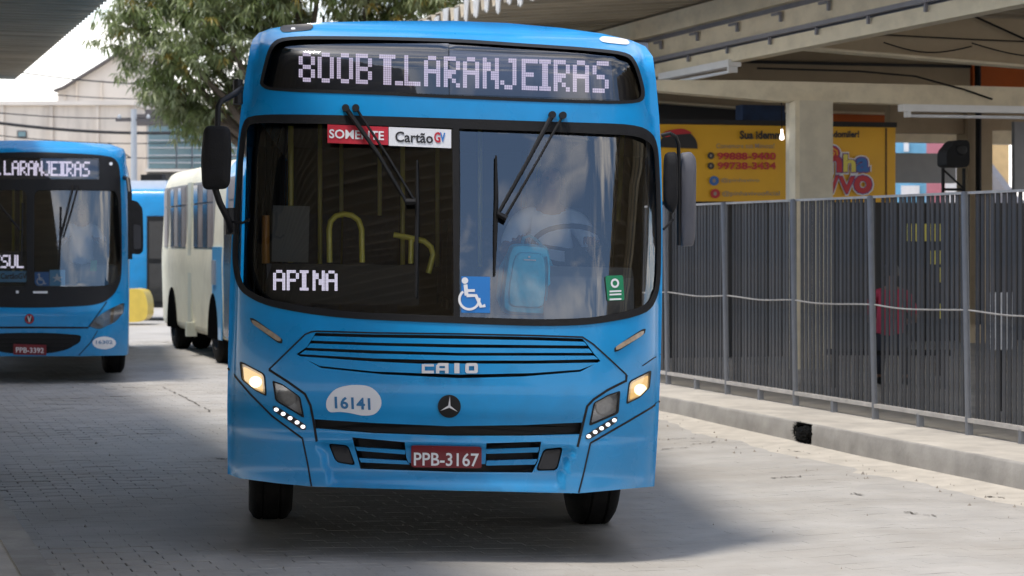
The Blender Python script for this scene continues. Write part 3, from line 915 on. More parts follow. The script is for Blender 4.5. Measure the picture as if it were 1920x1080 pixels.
# interior: dashboard, rails, bulkhead, steering wheel, seats
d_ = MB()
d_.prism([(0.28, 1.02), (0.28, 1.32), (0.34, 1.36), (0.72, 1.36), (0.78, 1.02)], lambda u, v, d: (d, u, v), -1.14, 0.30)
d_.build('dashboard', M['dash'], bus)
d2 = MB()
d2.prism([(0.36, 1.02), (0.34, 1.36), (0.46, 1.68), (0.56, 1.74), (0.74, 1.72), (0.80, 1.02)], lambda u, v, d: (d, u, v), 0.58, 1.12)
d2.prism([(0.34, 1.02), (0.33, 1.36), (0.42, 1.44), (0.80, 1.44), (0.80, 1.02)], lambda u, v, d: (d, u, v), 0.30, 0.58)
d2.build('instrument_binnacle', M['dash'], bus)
sw = FB.plane(1068, 448, 0.98)
ring = [(sw.x + 0.23 * math.cos(a), sw.y - 0.06 * math.sin(a) * 2.6, sw.z - 0.04 + 0.12 * math.sin(a)) for a in [2 * math.pi * k / 28 for k in range(29)]]
stw = MB().tube(ring, 0.016, 8, cap=False).tube([ring[0], (sw.x, sw.y, sw.z - 0.07), ring[14]], 0.012, 6).tube([(sw.x, sw.y, sw.z - 0.07), (sw.x, sw.y - 0.15, sw.z - 0.4)], 0.03, 8).build('steering_wheel', M['rubber'], bus, smooth=True)
def rail(line, depth, r_, m=None, name='handrail'):
    dd = depth if isinstance(depth, list) else [depth] * len(line)
    return MB().tube([FB.plane(a, b, d) for (a, b), d in zip(line, dd)], r_, 10).build(name, m or M['yellow_rail'], bus, smooth=True)
rail([(618, 492), (617, 430), (620, 415), (630, 405), (645, 401), (660, 404), (672, 413), (678, 430), (679, 492)], 1.5, 0.019)
rail([(738, 440), (765, 445), (795, 452), (808, 463), (812, 478), (803, 512)], 1.7, 0.019)
rail([(771, 446), (770, 494)], 1.7, 0.017)
rail([(545, 236), (545, 492)], 3.0, 0.020)
rail([(498, 404), (498, 494)], 1.6, 0.026, M['orange_rail'])
for x, d in ((600, 4.5), (712, 5.5), (755, 4.2), (820, 6.0), (640, 6.5), (900, 4.0), (1010, 5.0)):
    rail([(x, 232), (x, 500)], d, 0.018)
a, b = FB.plane(512, 385, 2.6), FB.plane(578, 492, 2.6)
MB().box(((a.x + b.x) / 2, 2.6, (a.z + b.z) / 2), (b.x - a.x, 0.03, a.z - b.z)).build('bulkhead', M['panel_grey'], bus)
seat = None
for row in range(4):
    for sx in (-0.86, -0.42, 0.42, 0.86):
        if seat is None:
            seat = bpy.data.objects.new('passenger_seat', None); COL.objects.link(seat); seat.parent = bus
            MB().box((0, 0, 0.42), (0.42, 0.42, 0.08)).build('seat_cushion', M['seat'], seat)
            MB().box((0, 0.20, 0.78), (0.42, 0.07, 0.66)).build('seat_back', M['seat'], seat)
            MB().box((0, 0, 0.2), (0.08, 0.3, 0.38)).build('seat_frame', M['dark_metal'], seat)
            so = seat
        else:
            so = copy_tree(seat, bus)
        so.location = (sx, 4.4 + row * 0.9, 0.955)
ds = bpy.data.objects.new('driver_seat', None); COL.objects.link(ds); ds.parent = bus; ds.location = (0.70, 1.62, 0.955)
MB().box((0, 0, 0.42), (0.5, 0.5, 0.12)).box((0, 0, 0.2), (0.3, 0.3, 0.36)).build('seat_cushion', M['seat'], ds)
MB().box((0, 0.27, 0.80), (0.48, 0.12, 0.72)).box((0, 0.28, 1.24), (0.26, 0.1, 0.18)).build('seat_back', M['seat'], ds)
# ------------------------------------------------------------------ the second bus, waiting by the left platform
LX, LY = (55 - 960) / FPX * 30.4, 30.4
FL = Front(Vector((LX, LY, 0)), R(9.5), R(0.4),
           [(0.0, 0.02), (0.3, 0.02), (0.5, 0.0), (0.75, 0.0), (0.95, 0.0), (1.0, 0.02), (1.2, 0.06), (2.7, 0.24), (2.95, 0.29), (3.0, 0.33), (3.05, 0.42), (3.1, 0.6)],
           [(0.2, 1.25), (1.6, 1.26), (2.5, 1.22), (2.8, 1.18), (3.2, 1.12)], 0.08, 0.24)
FL.step = 6.0
bus2 = thing('city_bus', 'blue city bus at the left platform, its lit sign reading .LARANJEIRAS', 'bus', FL.loc, FL.rot)
mir = lambda half: half + [(110 - x, y) for x, y in reversed(half)]
OUT2 = mir([(90, 265), (140, 269), (190, 277), (214, 286), (227, 300), (232, 340), (237, 400), (240, 480), (241, 560), (240, 640), (238, 666), (150, 668)])
MASK2 = rounded(mir([(90, 285), (185, 290), (214, 295), (225, 311), (228, 400), (229, 520), (216, 550), (197, 566), (170, 573), (90, 577)]), 0.35)
GR2 = rounded(mir([(90, 624), (153, 628), (150, 642), (125, 656), (93, 663)]), 0.25)
HL2 = [rounded([(167, 612), (174, 600), (204, 580), (234, 566), (231, 587), (216, 604), (186, 618)], 0.25)]
HL2.append([(110 - x, y) for x, y in HL2[0]])
FL.patch('front_panel', M['blue'], bus2, OUT2, [MASK2, GR2] + HL2, 0, 0.03, grid=0.06)
body_skin(FL, bus2, OUT2, 11.0, M['blue'])
MB().box((0, 5.6, 0.40), (2.3, 10.4, 0.06)).box((0, 1.2, 0.5), (1.6, 1.8, 0.3)).build('chassis', M['dark_metal'], bus2)
MB().box((0, 5.7, 0.93), (2.42, 10.2, 0.05)).build('floor', M['interior_dark'], bus2)
MB().box((0, 5.8, 2.80), (2.30, 10.0, 0.04)).box((0, 10.85, 1.9), (2.40, 0.06, 2.0)).build('interior_lining', M['interior'], bus2)
MB().prism([(0.32, 0.96), (0.32, 1.2), (0.40, 1.26), (0.8, 1.26), (0.85, 0.96)], lambda u, v, d: (d, u, v), -1.1, 1.1).prism([(0.42, 1.2), (0.48, 1.5), (0.75, 1.52), (0.8, 1.2)], lambda u, v, d: (d, u, v), 0.62, 1.1).build('dashboard', M['dash'], bus2)
for s in (-1, 1):
    MB().box((s * 1.215, 5.9, 1.19), (0.03, 9.9, 0.5)).build('wall_lining', M['interior'], bus2)
    wheel(bus2, s * 1.05, 2.6, steer=R(4)); wheel(bus2, s * 1.07, 8.6)
PL2 = rounded([(64, 357), (120, 356), (214, 357), (221, 370), (225, 450), (226, 512), (212, 532), (190, 536), (64, 538)], 0.2, maxd=14)
PR2 = [(114 - x, y) for x, y in PL2]
FL.patch('windscreen_mask', M['black'], bus2, MASK2, [PL2, PR2, [(-72, 296), (186, 296), (186, 336), (-72, 336)]], -0.004, 0.03)
m2 = FL.px(57, 440)
FL.patch('windscreen_pane', M['windscreen'], bus2, PL2, (), 0.008, tilt=(0.0, 0.02), tc=(m2.x, m2.z))
FL.patch('windscreen_pane', M['windscreen'], bus2, PR2, (), 0.008, tilt=(-0.03, 0.0), tc=(m2.x, m2.z))
FL.patch('sign_glass', M['signglass'], bus2, [(-72, 296), (186, 296), (186, 336), (-72, 336)], (), 0.006)
FL.patch('led_board', M['led_board'], bus2, [(-76, 292), (190, 292), (190, 340), (-76, 340)], (), 0.06)
FL.patch('led_board', M['led_board_reflection'], bus2, [(84, 298), (183, 300), (183, 335), (84, 334)], (), 0.05, label='half of the lit sign board, reflection painted in grey')
led_text(FL, bus2, list(zip('T.LARANJEIRAS', (-24, -9, 7, 22, 37, 52, 66, 80, 95, 110, 124, 139, 154.5))), lambda x: 301 + x * 0.012, lambda x: 328 + x * 0.02, 0.035, M['led_bright'], w=14)
FL.patch('route_sign_box', M['black'], bus2, [(-60, 470), (50, 471), (50, 506), (-60, 506)], (), 0.10)
led_text(FL, bus2, list(zip('ESUL', (-13, 2, 16.5, 31))), lambda x: 478, lambda x: 502.5, 0.085, M['led_bright'], w=13.5)
FL.patch('route_banner', M['blue_light'], bus2, [(-70, 508), (56, 508), (56, 529), (-70, 529)], (), 0.06)
FL.text('banner_lettering', M['text_black'], bus2, 'Cart\u00e3oGV', [(1, 512), (50, 512), (50, 523), (1, 523)], 0.05, bold=0.02)
FL.patch('access_sticker', M['sticker_blue'], bus2, [(65, 510), (92, 510), (92, 536), (65, 536)], (), 0.02)
wheelchair(FL, bus2, 76, 524, 22, 0.016, M['white'])
FL.patch('priority_sticker', M['blue_light'], bus2, [(93, 506), (122, 506), (122, 536), (93, 536)], (), 0.02)
FL.patch('priority_print', M['white'], bus2, [(98, 520), (104, 519), (107, 512), (110, 519), (117, 520), (111, 523), (115, 529), (107, 525), (100, 529), (104, 523)], (), 0.014)
FL.patch('permit_sticker', M['green'], bus2, [(170, 488), (182, 488), (181, 508), (169, 508)], (), 0.02)
FL.text('mask_lettering', M['white'], bus2, '\u25a0 www.gvbus', [(30, 544), (88, 545), (88, 551), (30, 550)], -0.008, bold=0.02) if False else FL.patch('mask_lettering', M['white'], bus2, [(62, 546), (89, 546), (89, 550), (62, 550)], (), -0.007)
FL.patch('mask_lettering', M['white'], bus2, [(30, 545), (35, 545), (35, 550), (30, 550)], (), -0.007)
FL.patch('dot_light', M['lamp_white'], bus2, circle(208, 307, 3.2, 3.2, 10), (), -0.008)  # small white dot light on the mask
FL.patch('grille', M['black'], bus2, GR2, (), 0.04)
for k in range(3):
    y = 634 + k * 8
    FL.patch('grille_slat', M['rubber'], bus2, [(-30 + k * 8, y), (140 - k * 8, y), (138 - k * 8, y + 3), (-28 + k * 8, y + 3)], (), 0.02, 0.02)
FL.patch('panel_joint', M['black'], bus2, ribbon_px(mir([(90, 612), (163, 613)]), 3) if False else [(-56, 613), (55, 612), (166, 613), (166, 616), (55, 616), (-56, 616)], (), -0.003)
for sgn in (0, 1):
    f = (lambda x: 110 - x) if sgn else (lambda x: x)
    FL.patch('panel_joint', M['black'], bus2, ribbon_px([(f(166), 613), (f(180), 594), (f(200), 566)], 2), (), -0.003)
    FL.patch('panel_joint', M['black'], bus2, ribbon_px([(f(183), 620), (f(170), 642), (f(148), 666)], 1.6), (), -0.003)
M['lens_clear'] = glass('clear_lens', (0.85, 0.85, 0.85), 0.10, 1.0)
for q in HL2:
    FL.pocket('headlamp_bowl', M['chrome'], bus2, q, 0.06)
    hl = FL.patch('headlamp', M['lens_clear'], bus2, q, (), 0.0)
    cx = sum(p[0] for p in q) / len(q)
    sg = 1 if cx > 55 else -1
    FL.patch('lamp_divider', M['amber'], hl, [(cx + sg * 8, 574), (cx + sg * 14, 571), (cx + sg * 10, 604), (cx + sg * 4, 606)], (), 0.03)
    FL.patch('lamp_reflector', M['lens_grey'], hl, circle(cx - sg * 14, 603, 8, 8, 12), (), 0.03)
    FL.patch('lamp_reflector', M['lens_grey'], hl, circle(cx + sg * 20, 580, 7, 6, 12), (), 0.03)
FL.patch('emblem', M['black'], bus2, circle(55, 598, 9, 9.5, 18), (), -0.010, 0.010)
FL.patch('emblem_ring', M['red'], bus2, circle(55, 598, 8, 8.5, 18), [circle(55, 598, 6.2, 6.6, 16)], -0.012)
FL.patch('emblem_bar', M['silver'], bus2, [(51, 592), (53, 592), (55, 599), (57, 592), (59, 592), (56, 604), (54, 604)], (), -0.013)
pl = FL.patch('number_plate', M['plate'], bus2, [(25, 645), (87, 647), (87, 666), (25, 665)], (), -0.012, 0.012)
FL.patch('plate_field', M['plate'], pl, [(27, 648), (85, 650), (85, 664), (27, 663)], (), -0.015)
FL.text('plate_number', M['white'], pl, 'PPB-3167', [(30, 651), (82, 652.5), (82, 662), (30, 661)], -0.018, bold=0.01) if False else FL.text('plate_number', M['white'], pl, 'PPB-3392', [(30, 651), (82, 652.5), (82, 662), (30, 661)], -0.018, bold=0.01)
ov = FL.patch('number_sticker', M['white'], bus2, circle(195.5, 643, 22, 12, 20), (), -0.004)
FL.text('fleet_number', M['text_blue'], ov, '16302', [(180, 638), (211, 638), (211, 645), (180, 645)], -0.007, bold=0.01)
def t2(name, line, r_, off, par): return FL.tube(name, M['black'], par, line, r_, off)
w2 = t2('wiper_arm', [(138, 346), (126, 396), (113, 446)], 0.016, [-0.03, -0.05, -0.04], bus2)
t2('wiper_link', [(147, 348), (133, 398), (119, 444)], 0.012, [-0.03, -0.05, -0.04], w2)
t2('wiper_blade', [(114, 388), (113, 440), (111, 499)], 0.014, -0.02, w2)
w2 = t2('wiper_arm', [(-28, 346), (0, 385), (38, 432)], 0.014, [-0.03, -0.05, -0.04], bus2)
t2('wiper_blade', [(42, 380), (41, 440), (40, 490)], 0.012, -0.02, w2)
P = [FL.plane(a, b, 0.1) for a, b in rounded([(243, 374), (258, 378), (268, 392), (269, 470), (262, 477), (244, 476)], 0.25)]
mo = MB().prism([(p.x, p.z) for p in P], lambda u, v, d: (u, d, v), 0.05, 0.18).build('wing_mirror', M['rubber'], bus2)
P = [FL.plane(a, b, 0.04) for a, b in rounded([(250, 420), (264, 423), (265, 466), (251, 468)], 0.2)]
MB().prism([(p.x, p.z) for p in P], lambda u, v, d: (u, d, v), 0.035, 0.049).build('mirror_glass', M['lens_dark'], mo)
MB().tube([FL.plane(a, b, d) for a, b, d in ((230, 332, 0.5), (240, 336, 0.3), (243, 360, 0.15), (244, 420, 0.12), (244, 486, 0.12))], 0.03).build('mirror_arm', M['black'], mo)
for x, d in ((-10, 3), (25, 5), (40, 4), (150, 4)):
    MB().tube([FL.plane(x, 350, d), FL.plane(x, 520, d)], 0.02).build('handrail', M['yellow_rail'], bus2)

# ------------------------------------------------------------------ plain buses further back
def side_bus(label, loc, yaw, length, body, fwd=None, flip=1):
    """box bodied bus seen from its side; local y runs along the bus, x across, door side at x = 0"""
    t = thing('parked_bus', label, 'bus', loc, (0, 0, yaw))
    W_, H0, H1 = 2.5, 0.36, 3.02
    sec = rounded([(0, H0), (0, H1), (W_, H1), (W_, H0)], 0.5, 6, 0.22)
    sec = [(x, z) for x, z in sec]
    return t, sec

def loft(sec, ys, scale=None):
    mb = MB(); n = len(sec)
    cx = sum(p[0] for p in sec) / n; cz = sum(p[1] for p in sec) / n
    for k, y in enumerate(ys):
        s = scale[k] if scale else 1
        mb.v += [(cx + (x - cx) * s, y, cz + (z - cz) * s) for x, z in sec]
    for k in range(len(ys) - 1):
        mb.f += [(k * n + i, k * n + (i + 1) % n, (k + 1) * n + (i + 1) % n, (k + 1) * n + i) for i in range(n)]
    mb.f += [tuple(range(n)), tuple((len(ys) - 1) * n + i for i in range(n))]
    mb.mi = [0] * len(mb.f)
    return mb
SEC = rounded([(0.03, 0.36), (0, 1.5), (0.07, 2.80), (0.20, 3.02), (2.30, 3.02), (2.43, 2.80), (2.5, 1.5), (2.47, 0.36)], 0.4, 4, 0.12)
M['win_dark'] = mat('dark_window_glass', (0.035, 0.036, 0.038), 0.15, var=0.1, spec=0.3)
M['win_grey'] = mat('dusty_window_glass', (0.26, 0.22, 0.20), 0.5, var=0.25, scale=2, spec=0.6)
M['frame_alu'] = mat('window_frame_aluminium', (0.34, 0.33, 0.32), 0.7, 0.0, var=0.05, spec=0.2)
M['greenish'] = mat('aged_cream_pillar', (0.60, 0.60, 0.48), 0.5, var=0.08, dirt=(0.3, 0.27, 0.2), dirt_amt=0.4)

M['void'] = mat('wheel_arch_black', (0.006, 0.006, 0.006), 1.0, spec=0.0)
PHI = math.atan2(0.275, 0.961)
CBX, CBY = -4.25 - 0.269 * (33.2 - 35), 33.2
cb = thing('articulated_bus', 'cream bus with blue front section parked behind the big blue bus', 'bus', (CBX, CBY, 0), (0, 0, math.atan(0.269)))
loft(SEC, [1.7, 1.75, 9.0, 9.15, 9.2], [0.99, 1, 1, 0.995, 0.98]).build('rear_section', M['cream_paint'], cb)
loft(SEC, [0.0, 0.06, 1.65, 1.69], [0.93, 1, 1, 0.99]).build('front_section', M['blue'], cb)
MB().box((0.005, 2.25, 1.05), (0.02, 0.95, 1.36)).build('side_panel', M['blue_light'], cb)
for y0, y1 in ((8.2, 8.8), (5.85, 7.9), (2.7, 4.95), (0.3, 1.2)):
    wv = MB().box((0.045, (y0 + y1) / 2, 2.2), (0.06, y1 - y0, 1.06)).build('window', M['frame_alu'], cb)
    nb = 4 if y1 - y0 > 1 else 1
    for k in range(nb):
        w_ = (y1 - y0 - 0.1) / nb
        for zc, hh in ((2.05, 0.66), (2.55, 0.28)):
            MB().box((0.015, y0 + 0.05 + w_ * (k + 0.5), zc), (0.03, w_ - 0.05, hh)).build('pane', M['win_dark'] if k % 2 else M['win_grey'], wv)
MB().box((0.035, 5.4, 1.6), (0.06, 0.4, 2.3)).build('pillar', M['greenish'], cb)
MB().box((-0.02, 5.0, 0.42), (0.16, 0.2, 0.22)).build('rubber_block', M['greenish'], cb)
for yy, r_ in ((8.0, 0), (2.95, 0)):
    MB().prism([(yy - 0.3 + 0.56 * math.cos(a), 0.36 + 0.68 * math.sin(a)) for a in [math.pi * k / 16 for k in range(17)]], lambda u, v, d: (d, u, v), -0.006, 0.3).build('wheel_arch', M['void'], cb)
for yy in (7.65, 2.6):
    wheel(cb, 0.17, yy); wheel(cb, 0.50, yy); wheel(cb, 2.34, yy)
MB().box((-0.015, 0.9, 1.3), (0.03, 0.9, 1.7)).build('door', M['win_dark'], cb)
MB().box((-0.01, 2.45, 1.35), (0.05, 0.28, 0.36)).build('filler_flap', M['panel_grey'], cb)
MB().box((1.25, 4.5, 0.42), (2.1, 8.4, 0.12)).build('chassis', M['dark_metal'], cb)

db = thing('parked_bus', 'blue bus standing across the far end of the yard, glazed door towards us', 'bus', (-9.0, 55.0, 0), (0, 0, R(-2)))
SEC2 = [(z, x) for x, z in SEC]
mbs = MB(); n = len(SEC)
for k, xx in enumerate((-5.2, -5.1, 5.1, 5.2)):
    s = (0.95, 1, 1, 0.95)[k]
    mbs.v += [(xx, 1.25 + (a - 1.25) * s, 1.69 + (z - 1.69) * s) for a, z in SEC]
for k in range(3):
    mbs.f += [(k * n + i, k * n + (i + 1) % n, (k + 1) * n + (i + 1) % n, (k + 1) * n + i) for i in range(n)]
mbs.f += [tuple(range(n)), tuple(3 * n + i for i in range(n))]; mbs.mi = [0] * len(mbs.f)
mbs.build('body', M['blue'], db, smooth=True)
dr = MB().box((0.86, -0.015, 1.35), (0.44, 0.05, 2.1)).build('door', M['black'], db)
for zc, hh in ((1.85, 0.86), (0.88, 0.86)):
    MB().box((0.86, -0.045, zc), (0.32, 0.02, hh)).build('pane', M['win_dark'], dr)
for x0 in (-4.4, -2.9, -1.4, 2.2, 3.7):
    wv = MB().box((x0 + 0.6, -0.005, 2.05), (1.3, 0.05, 0.95)).build('window', M['black'], db)
    MB().box((x0 + 0.6, -0.035, 2.05), (1.2, 0.02, 0.85)).build('pane', M['win_dark'], wv)
for xx in (-3.2, 3.2):
    for yy in (0.2, 2.3):
        wr = wheel(db, xx, yy); wr.rotation_euler = (0, 0, R(90))
MB().box((0, 1.25, 0.42), (9.6, 2.2, 0.14)).build('chassis', M['dark_metal'], db)
MB().box((-0.2, 1.2, 3.12), (2.4, 1.6, 0.2)).build('roof_unit', M['white'], db)
MB().box((0.6, 1.0, 3.22), (0.5, 0.5, 0.3)).build('roof_vent', M['dark_metal'], db)

# yellow rounded barrier by the far bus
yb = MB().prism(rounded([(-0.55, 0.06), (-0.55, 0.74), (0.3, 0.80), (0.42, 0.55), (0.42, 0.06)], 0.4, 5, 0.3), lambda u, v, d: (u, d, v), -0.45, 0.45).build('concrete_barrier', M['yellow_paint'], None, smooth=True, loc=((252 - 960) / FPX * 53.0, 52.6, 0))
tag(yb, 'yellow rounded block on the ground in front of the far blue bus', 'barrier')
# ------------------------------------------------------------------ ground
def ptw(t, s, z=0.0):
    """platform axes: s runs along the platforms, t across the roadway"""
    return Vector((0.961 * t - 0.275 * s, 0.275 * t + 0.961 * s, z))
M['road'] = mat('worn_roadway', (0.425, 0.405, 0.378), 0.9, var=0.10, scale=1.3, bump=0.35, bscale=40, dirt=(0.33, 0.30, 0.26), dirt_amt=0.7, dirt_scale=0.55, spec=0.3)
M['paver'] = mat('dusty_paving_block', (0.425, 0.405, 0.378), 0.92, var=0.10, scale=2.2, bump=0.4, bscale=55, dirt=(0.33, 0.30, 0.26), dirt_amt=0.75, dirt_scale=0.6, spec=0.3)
M['joint'] = mat('paving_joint_dirt', (0.39, 0.37, 0.345), 0.95, var=0.25, scale=8, spec=0.2)
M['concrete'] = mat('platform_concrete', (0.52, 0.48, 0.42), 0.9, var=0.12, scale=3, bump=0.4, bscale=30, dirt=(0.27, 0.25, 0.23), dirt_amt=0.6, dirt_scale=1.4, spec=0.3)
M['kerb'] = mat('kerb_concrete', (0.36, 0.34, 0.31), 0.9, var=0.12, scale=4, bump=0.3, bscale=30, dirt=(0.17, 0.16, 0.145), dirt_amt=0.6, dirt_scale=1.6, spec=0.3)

M['grit'] = mat('dark_grit', (0.31, 0.28, 0.24), 0.95, var=0.3, scale=12, spec=0.2)
M['crack'] = mat('dirt_filled_crack', (0.13, 0.12, 0.105), 0.95, var=0.4, scale=20, spec=0.2)
def road_z(x, y):
    fade = max(0.0, min(1.0, (24.5 - y) / 4.0)) * max(0.0, min(1.0, (y - 9.0) / 3.0))
    side = max(0.0, min(1.0, (2.4 - x) / 1.4))
    return (-0.040 * math.tanh((x + 0.55) / 1.6) - 0.056 * side) * fade
mb = MB()
xs = [-600, -200, -60, -25] + [-14 + 0.5 * i for i in range(53)] + [25, 60, 200, 600]
ys = [-60, -20, 0, 6] + [8 + 0.5 * i for i in range(54)] + [40, 60, 120, 400, 1500]
nx = len(xs)
for y in ys:
    for x in xs: mb.v.append((x, y, road_z(x, y) - 0.03 if 9 < y < 33 else road_z(x, y) - 0.03))
for j in range(len(ys) - 1):
    for i in range(nx - 1): mb.f.append((j * nx + i, j * nx + i + 1, (j + 1) * nx + i + 1, (j + 1) * nx + i))
mb.mi = [0] * len(mb.f)
mb.build('road', M['joint'], smooth=True, kind='structure')
# interlocking blocks, dust-filled towards the right, open jointed towards the left
rng = random.Random(3)
mb = MB()
BL, BWd = 0.24, 0.12
s = 9.0
row = 0
while s < 44:
    t = -1.0 + (BL / 2 if row % 2 else 0)
    while t < 8.6:
        c = ptw(t, s)
        if abs(c.x) / max(c.y, 1) < 0.235 + 0.6 / max(c.y, 1) and t > 1.0 - 0.1 and c.y > 10:
            open_ = max(0.0, min(1.0, 0.08 + 1.1 * noise.noise(Vector((c.x * 0.35, c.y * 0.35, 2.0))) - 0.16 * (c.x + 1.5)))
            g = 0.001 + 0.005 * open_
            dz = (rng.random() - 0.5) * (0.002 + 0.007 * open_)
            if rng.random() < 0.010 * open_: dz -= 0.018
            tx, ty = (rng.random() - 0.5) * 0.02 * open_, (rng.random() - 0.5) * 0.02 * open_
            b = len(mb.v)
            hx, hy = BL / 2 - g / 2, BWd / 2 - g / 2
            q = [(-hx, -hy), (hx, -hy), (hx, hy), (-hx, hy)]
            ch = 0.001 + 0.004 * open_
            q2 = [(-hx + ch, -hy + ch), (hx - ch, -hy + ch), (hx - ch, hy - ch), (-hx + ch, hy - ch)]
            for (u, v), z0 in [(p, -0.03) for p in q] + [(p, -ch) for p in q] + [(p, 0.0) for p in q2]:
                p = ptw(t + u, s + v)
                mb.v.append((p.x, p.y, road_z(p.x, p.y) + z0 + (dz + tx * u + ty * v if z0 > -0.03 else 0)))
            for k in range(4):
                k2 = (k + 1) % 4
                mb.f += [(b + k, b + k2, b + 4 + k2, b + 4 + k), (b + 4 + k, b + 4 + k2, b + 8 + k2, b + 8 + k)]
            mb.f.append((b + 8, b + 9, b + 10, b + 11))
        t += BL
    s += BWd
    row += 1
mb.mi = [0] * len(mb.f)
mb.build('paving_blocks', M['paver'], kind='stuff', fix=False)
far = [ptw(-8, 43.9), ptw(30, 43.9), ptw(60, 400), ptw(-300, 400)]
for far_q in ([ptw(-8, 44.0, -0.004), ptw(30, 44.0, -0.004), ptw(90, 500, -0.004), ptw(-300, 500, -0.004)], ):
    MB().add(far_q, [(0, 1, 2, 3)]).build('yard', M['road'], kind='structure')

# ------------------------------------------------------------------ right platform
def slab(name, m, t0, t1, s0, s1, z0, z1, kind='structure'):
    pts = [ptw(t0, s0), ptw(t1, s0), ptw(t1, s1), ptw(t0, s1)]
    return MB().add([(p.x, p.y, z0) for p in pts] + [(p.x, p.y, z1) for p in pts], [(3, 2, 1, 0), (4, 5, 6, 7)] + [(i, (i + 1) % 4, (i + 1) % 4 + 4, i + 4) for i in range(4)]).build(name, m, kind=kind)
slab('platform', M['concrete'], 8.82, 30, -6, 60, -0.05, 0.172)
# kerb: one long cast strip, uneven edge
mb = MB()
GAP = (19.86, 20.22)
ss = sorted([4 + 0.22 * i for i in range(150) if abs(4 + 0.22 * i - 20.04) > 0.25] + [19.80, GAP[0], 19.92, 19.98, 20.04, 20.10, 20.16, GAP[1], 20.28])
prof_k = [(8.46, -0.05), (8.464, 0.05), (8.470, 0.160), (8.476, 0.172), (8.490, 0.178), (8.66, 0.180), (8.80, 0.180), (8.82, -0.05)]
for i, s in enumerate(ss):
    for k, (t, z) in enumerate(prof_k):
        j = noise.noise(Vector((s * 1.7, k * 0.6, 5))) * 0.006 + noise.noise(Vector((s * 6, k, 9))) * 0.003
        p = ptw(t + (j if k < 5 else 0), s)
        mb.v.append((p.x, p.y, z + (j * 0.5 if 1 < k < 6 else 0)))
n = len(prof_k)
for i in range(len(ss) - 1):
    for k in range(n - 1):
        if k < 3 and GAP[0] - 1e-6 <= ss[i] < GAP[1] - 1e-6:
            continue                                    # the drain opening
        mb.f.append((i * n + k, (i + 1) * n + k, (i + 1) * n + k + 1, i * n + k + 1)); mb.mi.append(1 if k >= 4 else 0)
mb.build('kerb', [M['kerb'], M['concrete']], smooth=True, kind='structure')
# dust washed into the gutter
M['dust'] = mat('pale_gutter_dust', (0.50, 0.46, 0.40), 0.95, var=0.12, scale=5, bump=0.5, bscale=30, spec=0.2)
mb = MB()
for i, s in enumerate(ss):
    w = 0.45 + 0.30 * noise.noise(Vector((s * 0.5, 0, 3))) + 0.16 * noise.noise(Vector((s * 2.3, 4, 3)))
    w = max(0.1, w)
    for t, z in ((8.475, 0.022), (8.475 - w * 0.35, 0.012), (8.475 - w, 0.0015), (8.475 - w - 0.05, -0.012)):
        p = ptw(t, s); mb.v.append((p.x, p.y, road_z(p.x, p.y) + z))
for i in range(len(ss) - 1):
    mb.f += [(i * 4 + k, i * 4 + k + 1, (i + 1) * 4 + k + 1, (i + 1) * 4 + k) for k in range(3)]
mb.mi = [0] * len(mb.f)
mb.build('gutter_dust', M['dust'], smooth=True, kind='structure')
# left platform under the photographer
slab('platform', M['concrete'], -22, 0.92, -40, 46, -0.05, 0.172)
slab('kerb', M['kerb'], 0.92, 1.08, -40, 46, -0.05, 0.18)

# crumbs of broken paving and dry leaves swept into the gutter, and darker cracks in the lane
rng = random.Random(21)
mb = MB()
def crumb(x, y, r_):
    a0 = rng.random() * 6.28; k = rng.randint(4, 6)
    ring = [(x + r_ * rng.uniform(0.6, 1.2) * math.cos(a0 + 6.28 * i / k), y + r_ * rng.uniform(0.6, 1.2) * math.sin(a0 + 6.28 * i / k), road_z(x, y) - 0.004) for i in range(k)]
    b = len(mb.v)
    mb.v += ring + [(x + rng.uniform(-.3, .3) * r_, y + rng.uniform(-.3, .3) * r_, road_z(x, y) + 0.010 + r_ * rng.uniform(0.3, 0.8))]
    mb.f += [(b + i, b + (i + 1) % k, b + k) for i in range(k)]
for _ in range(260):
    s_ = rng.uniform(13, 32); t_ = 8.44 - abs(rng.gauss(0, 0.45)) - 0.02
    p = ptw(t_, s_); crumb(p.x, p.y, 0.006 + 0.016 * rng.random() ** 3)
for _ in range(40):
    p = ptw(rng.uniform(1.2, 8.3), rng.uniform(10.5, 26)); crumb(p.x, p.y, 0.005 + 0.012 * rng.random() ** 3)
mb.mi = [0] * len(mb.f)
mb.build('gutter_grit', M['grit'], kind='stuff', fix=False)
mb = MB()
def at_px(x, y): 
    d = CAMZ * FPX / (y - HORIZ); return (x - 960) * d / FPX, d
for (x0, y0, x1, y1) in ((1238, 817, 1308, 815), (1240, 832, 1290, 829), (1295, 826, 1340, 822), (1440, 885, 1503, 884), (1583, 915, 1618, 919), (1480, 838, 1530, 846), (1690, 950, 1790, 962), (1850, 922, 1885, 925), (395, 856, 428, 856), (300, 724, 330, 738), (330, 738, 395, 772), (0, 935, 14, 950)):
    n_ = 14
    P = []
    for i in range(n_ + 1):
        u = i / n_
        X, Y = at_px(x0 + (x1 - x0) * u, y0 + (y1 - y0) * u)
        P.append(Vector((X + rng.uniform(-.012, .012), Y + rng.uniform(-.05, .05), 0)))
    for i in range(n_):
        if rng.random() < 0.25: continue
        a, b = P[i], P[i + 1]; d = (b - a).normalized(); nn = Vector((-d.y, d.x, 0)) * rng.uniform(0.004, 0.018)
        q = [a - nn * 0.3, b - nn * rng.uniform(.2, 1), b + nn * rng.uniform(.2, 1), a + nn]
        mb.add([(v.x, v.y, road_z(v.x, v.y) + 0.0075) for v in q], [(0, 1, 2, 3)])
mb.build('lane_cracks', M['crack'], kind='stuff', fix=False)

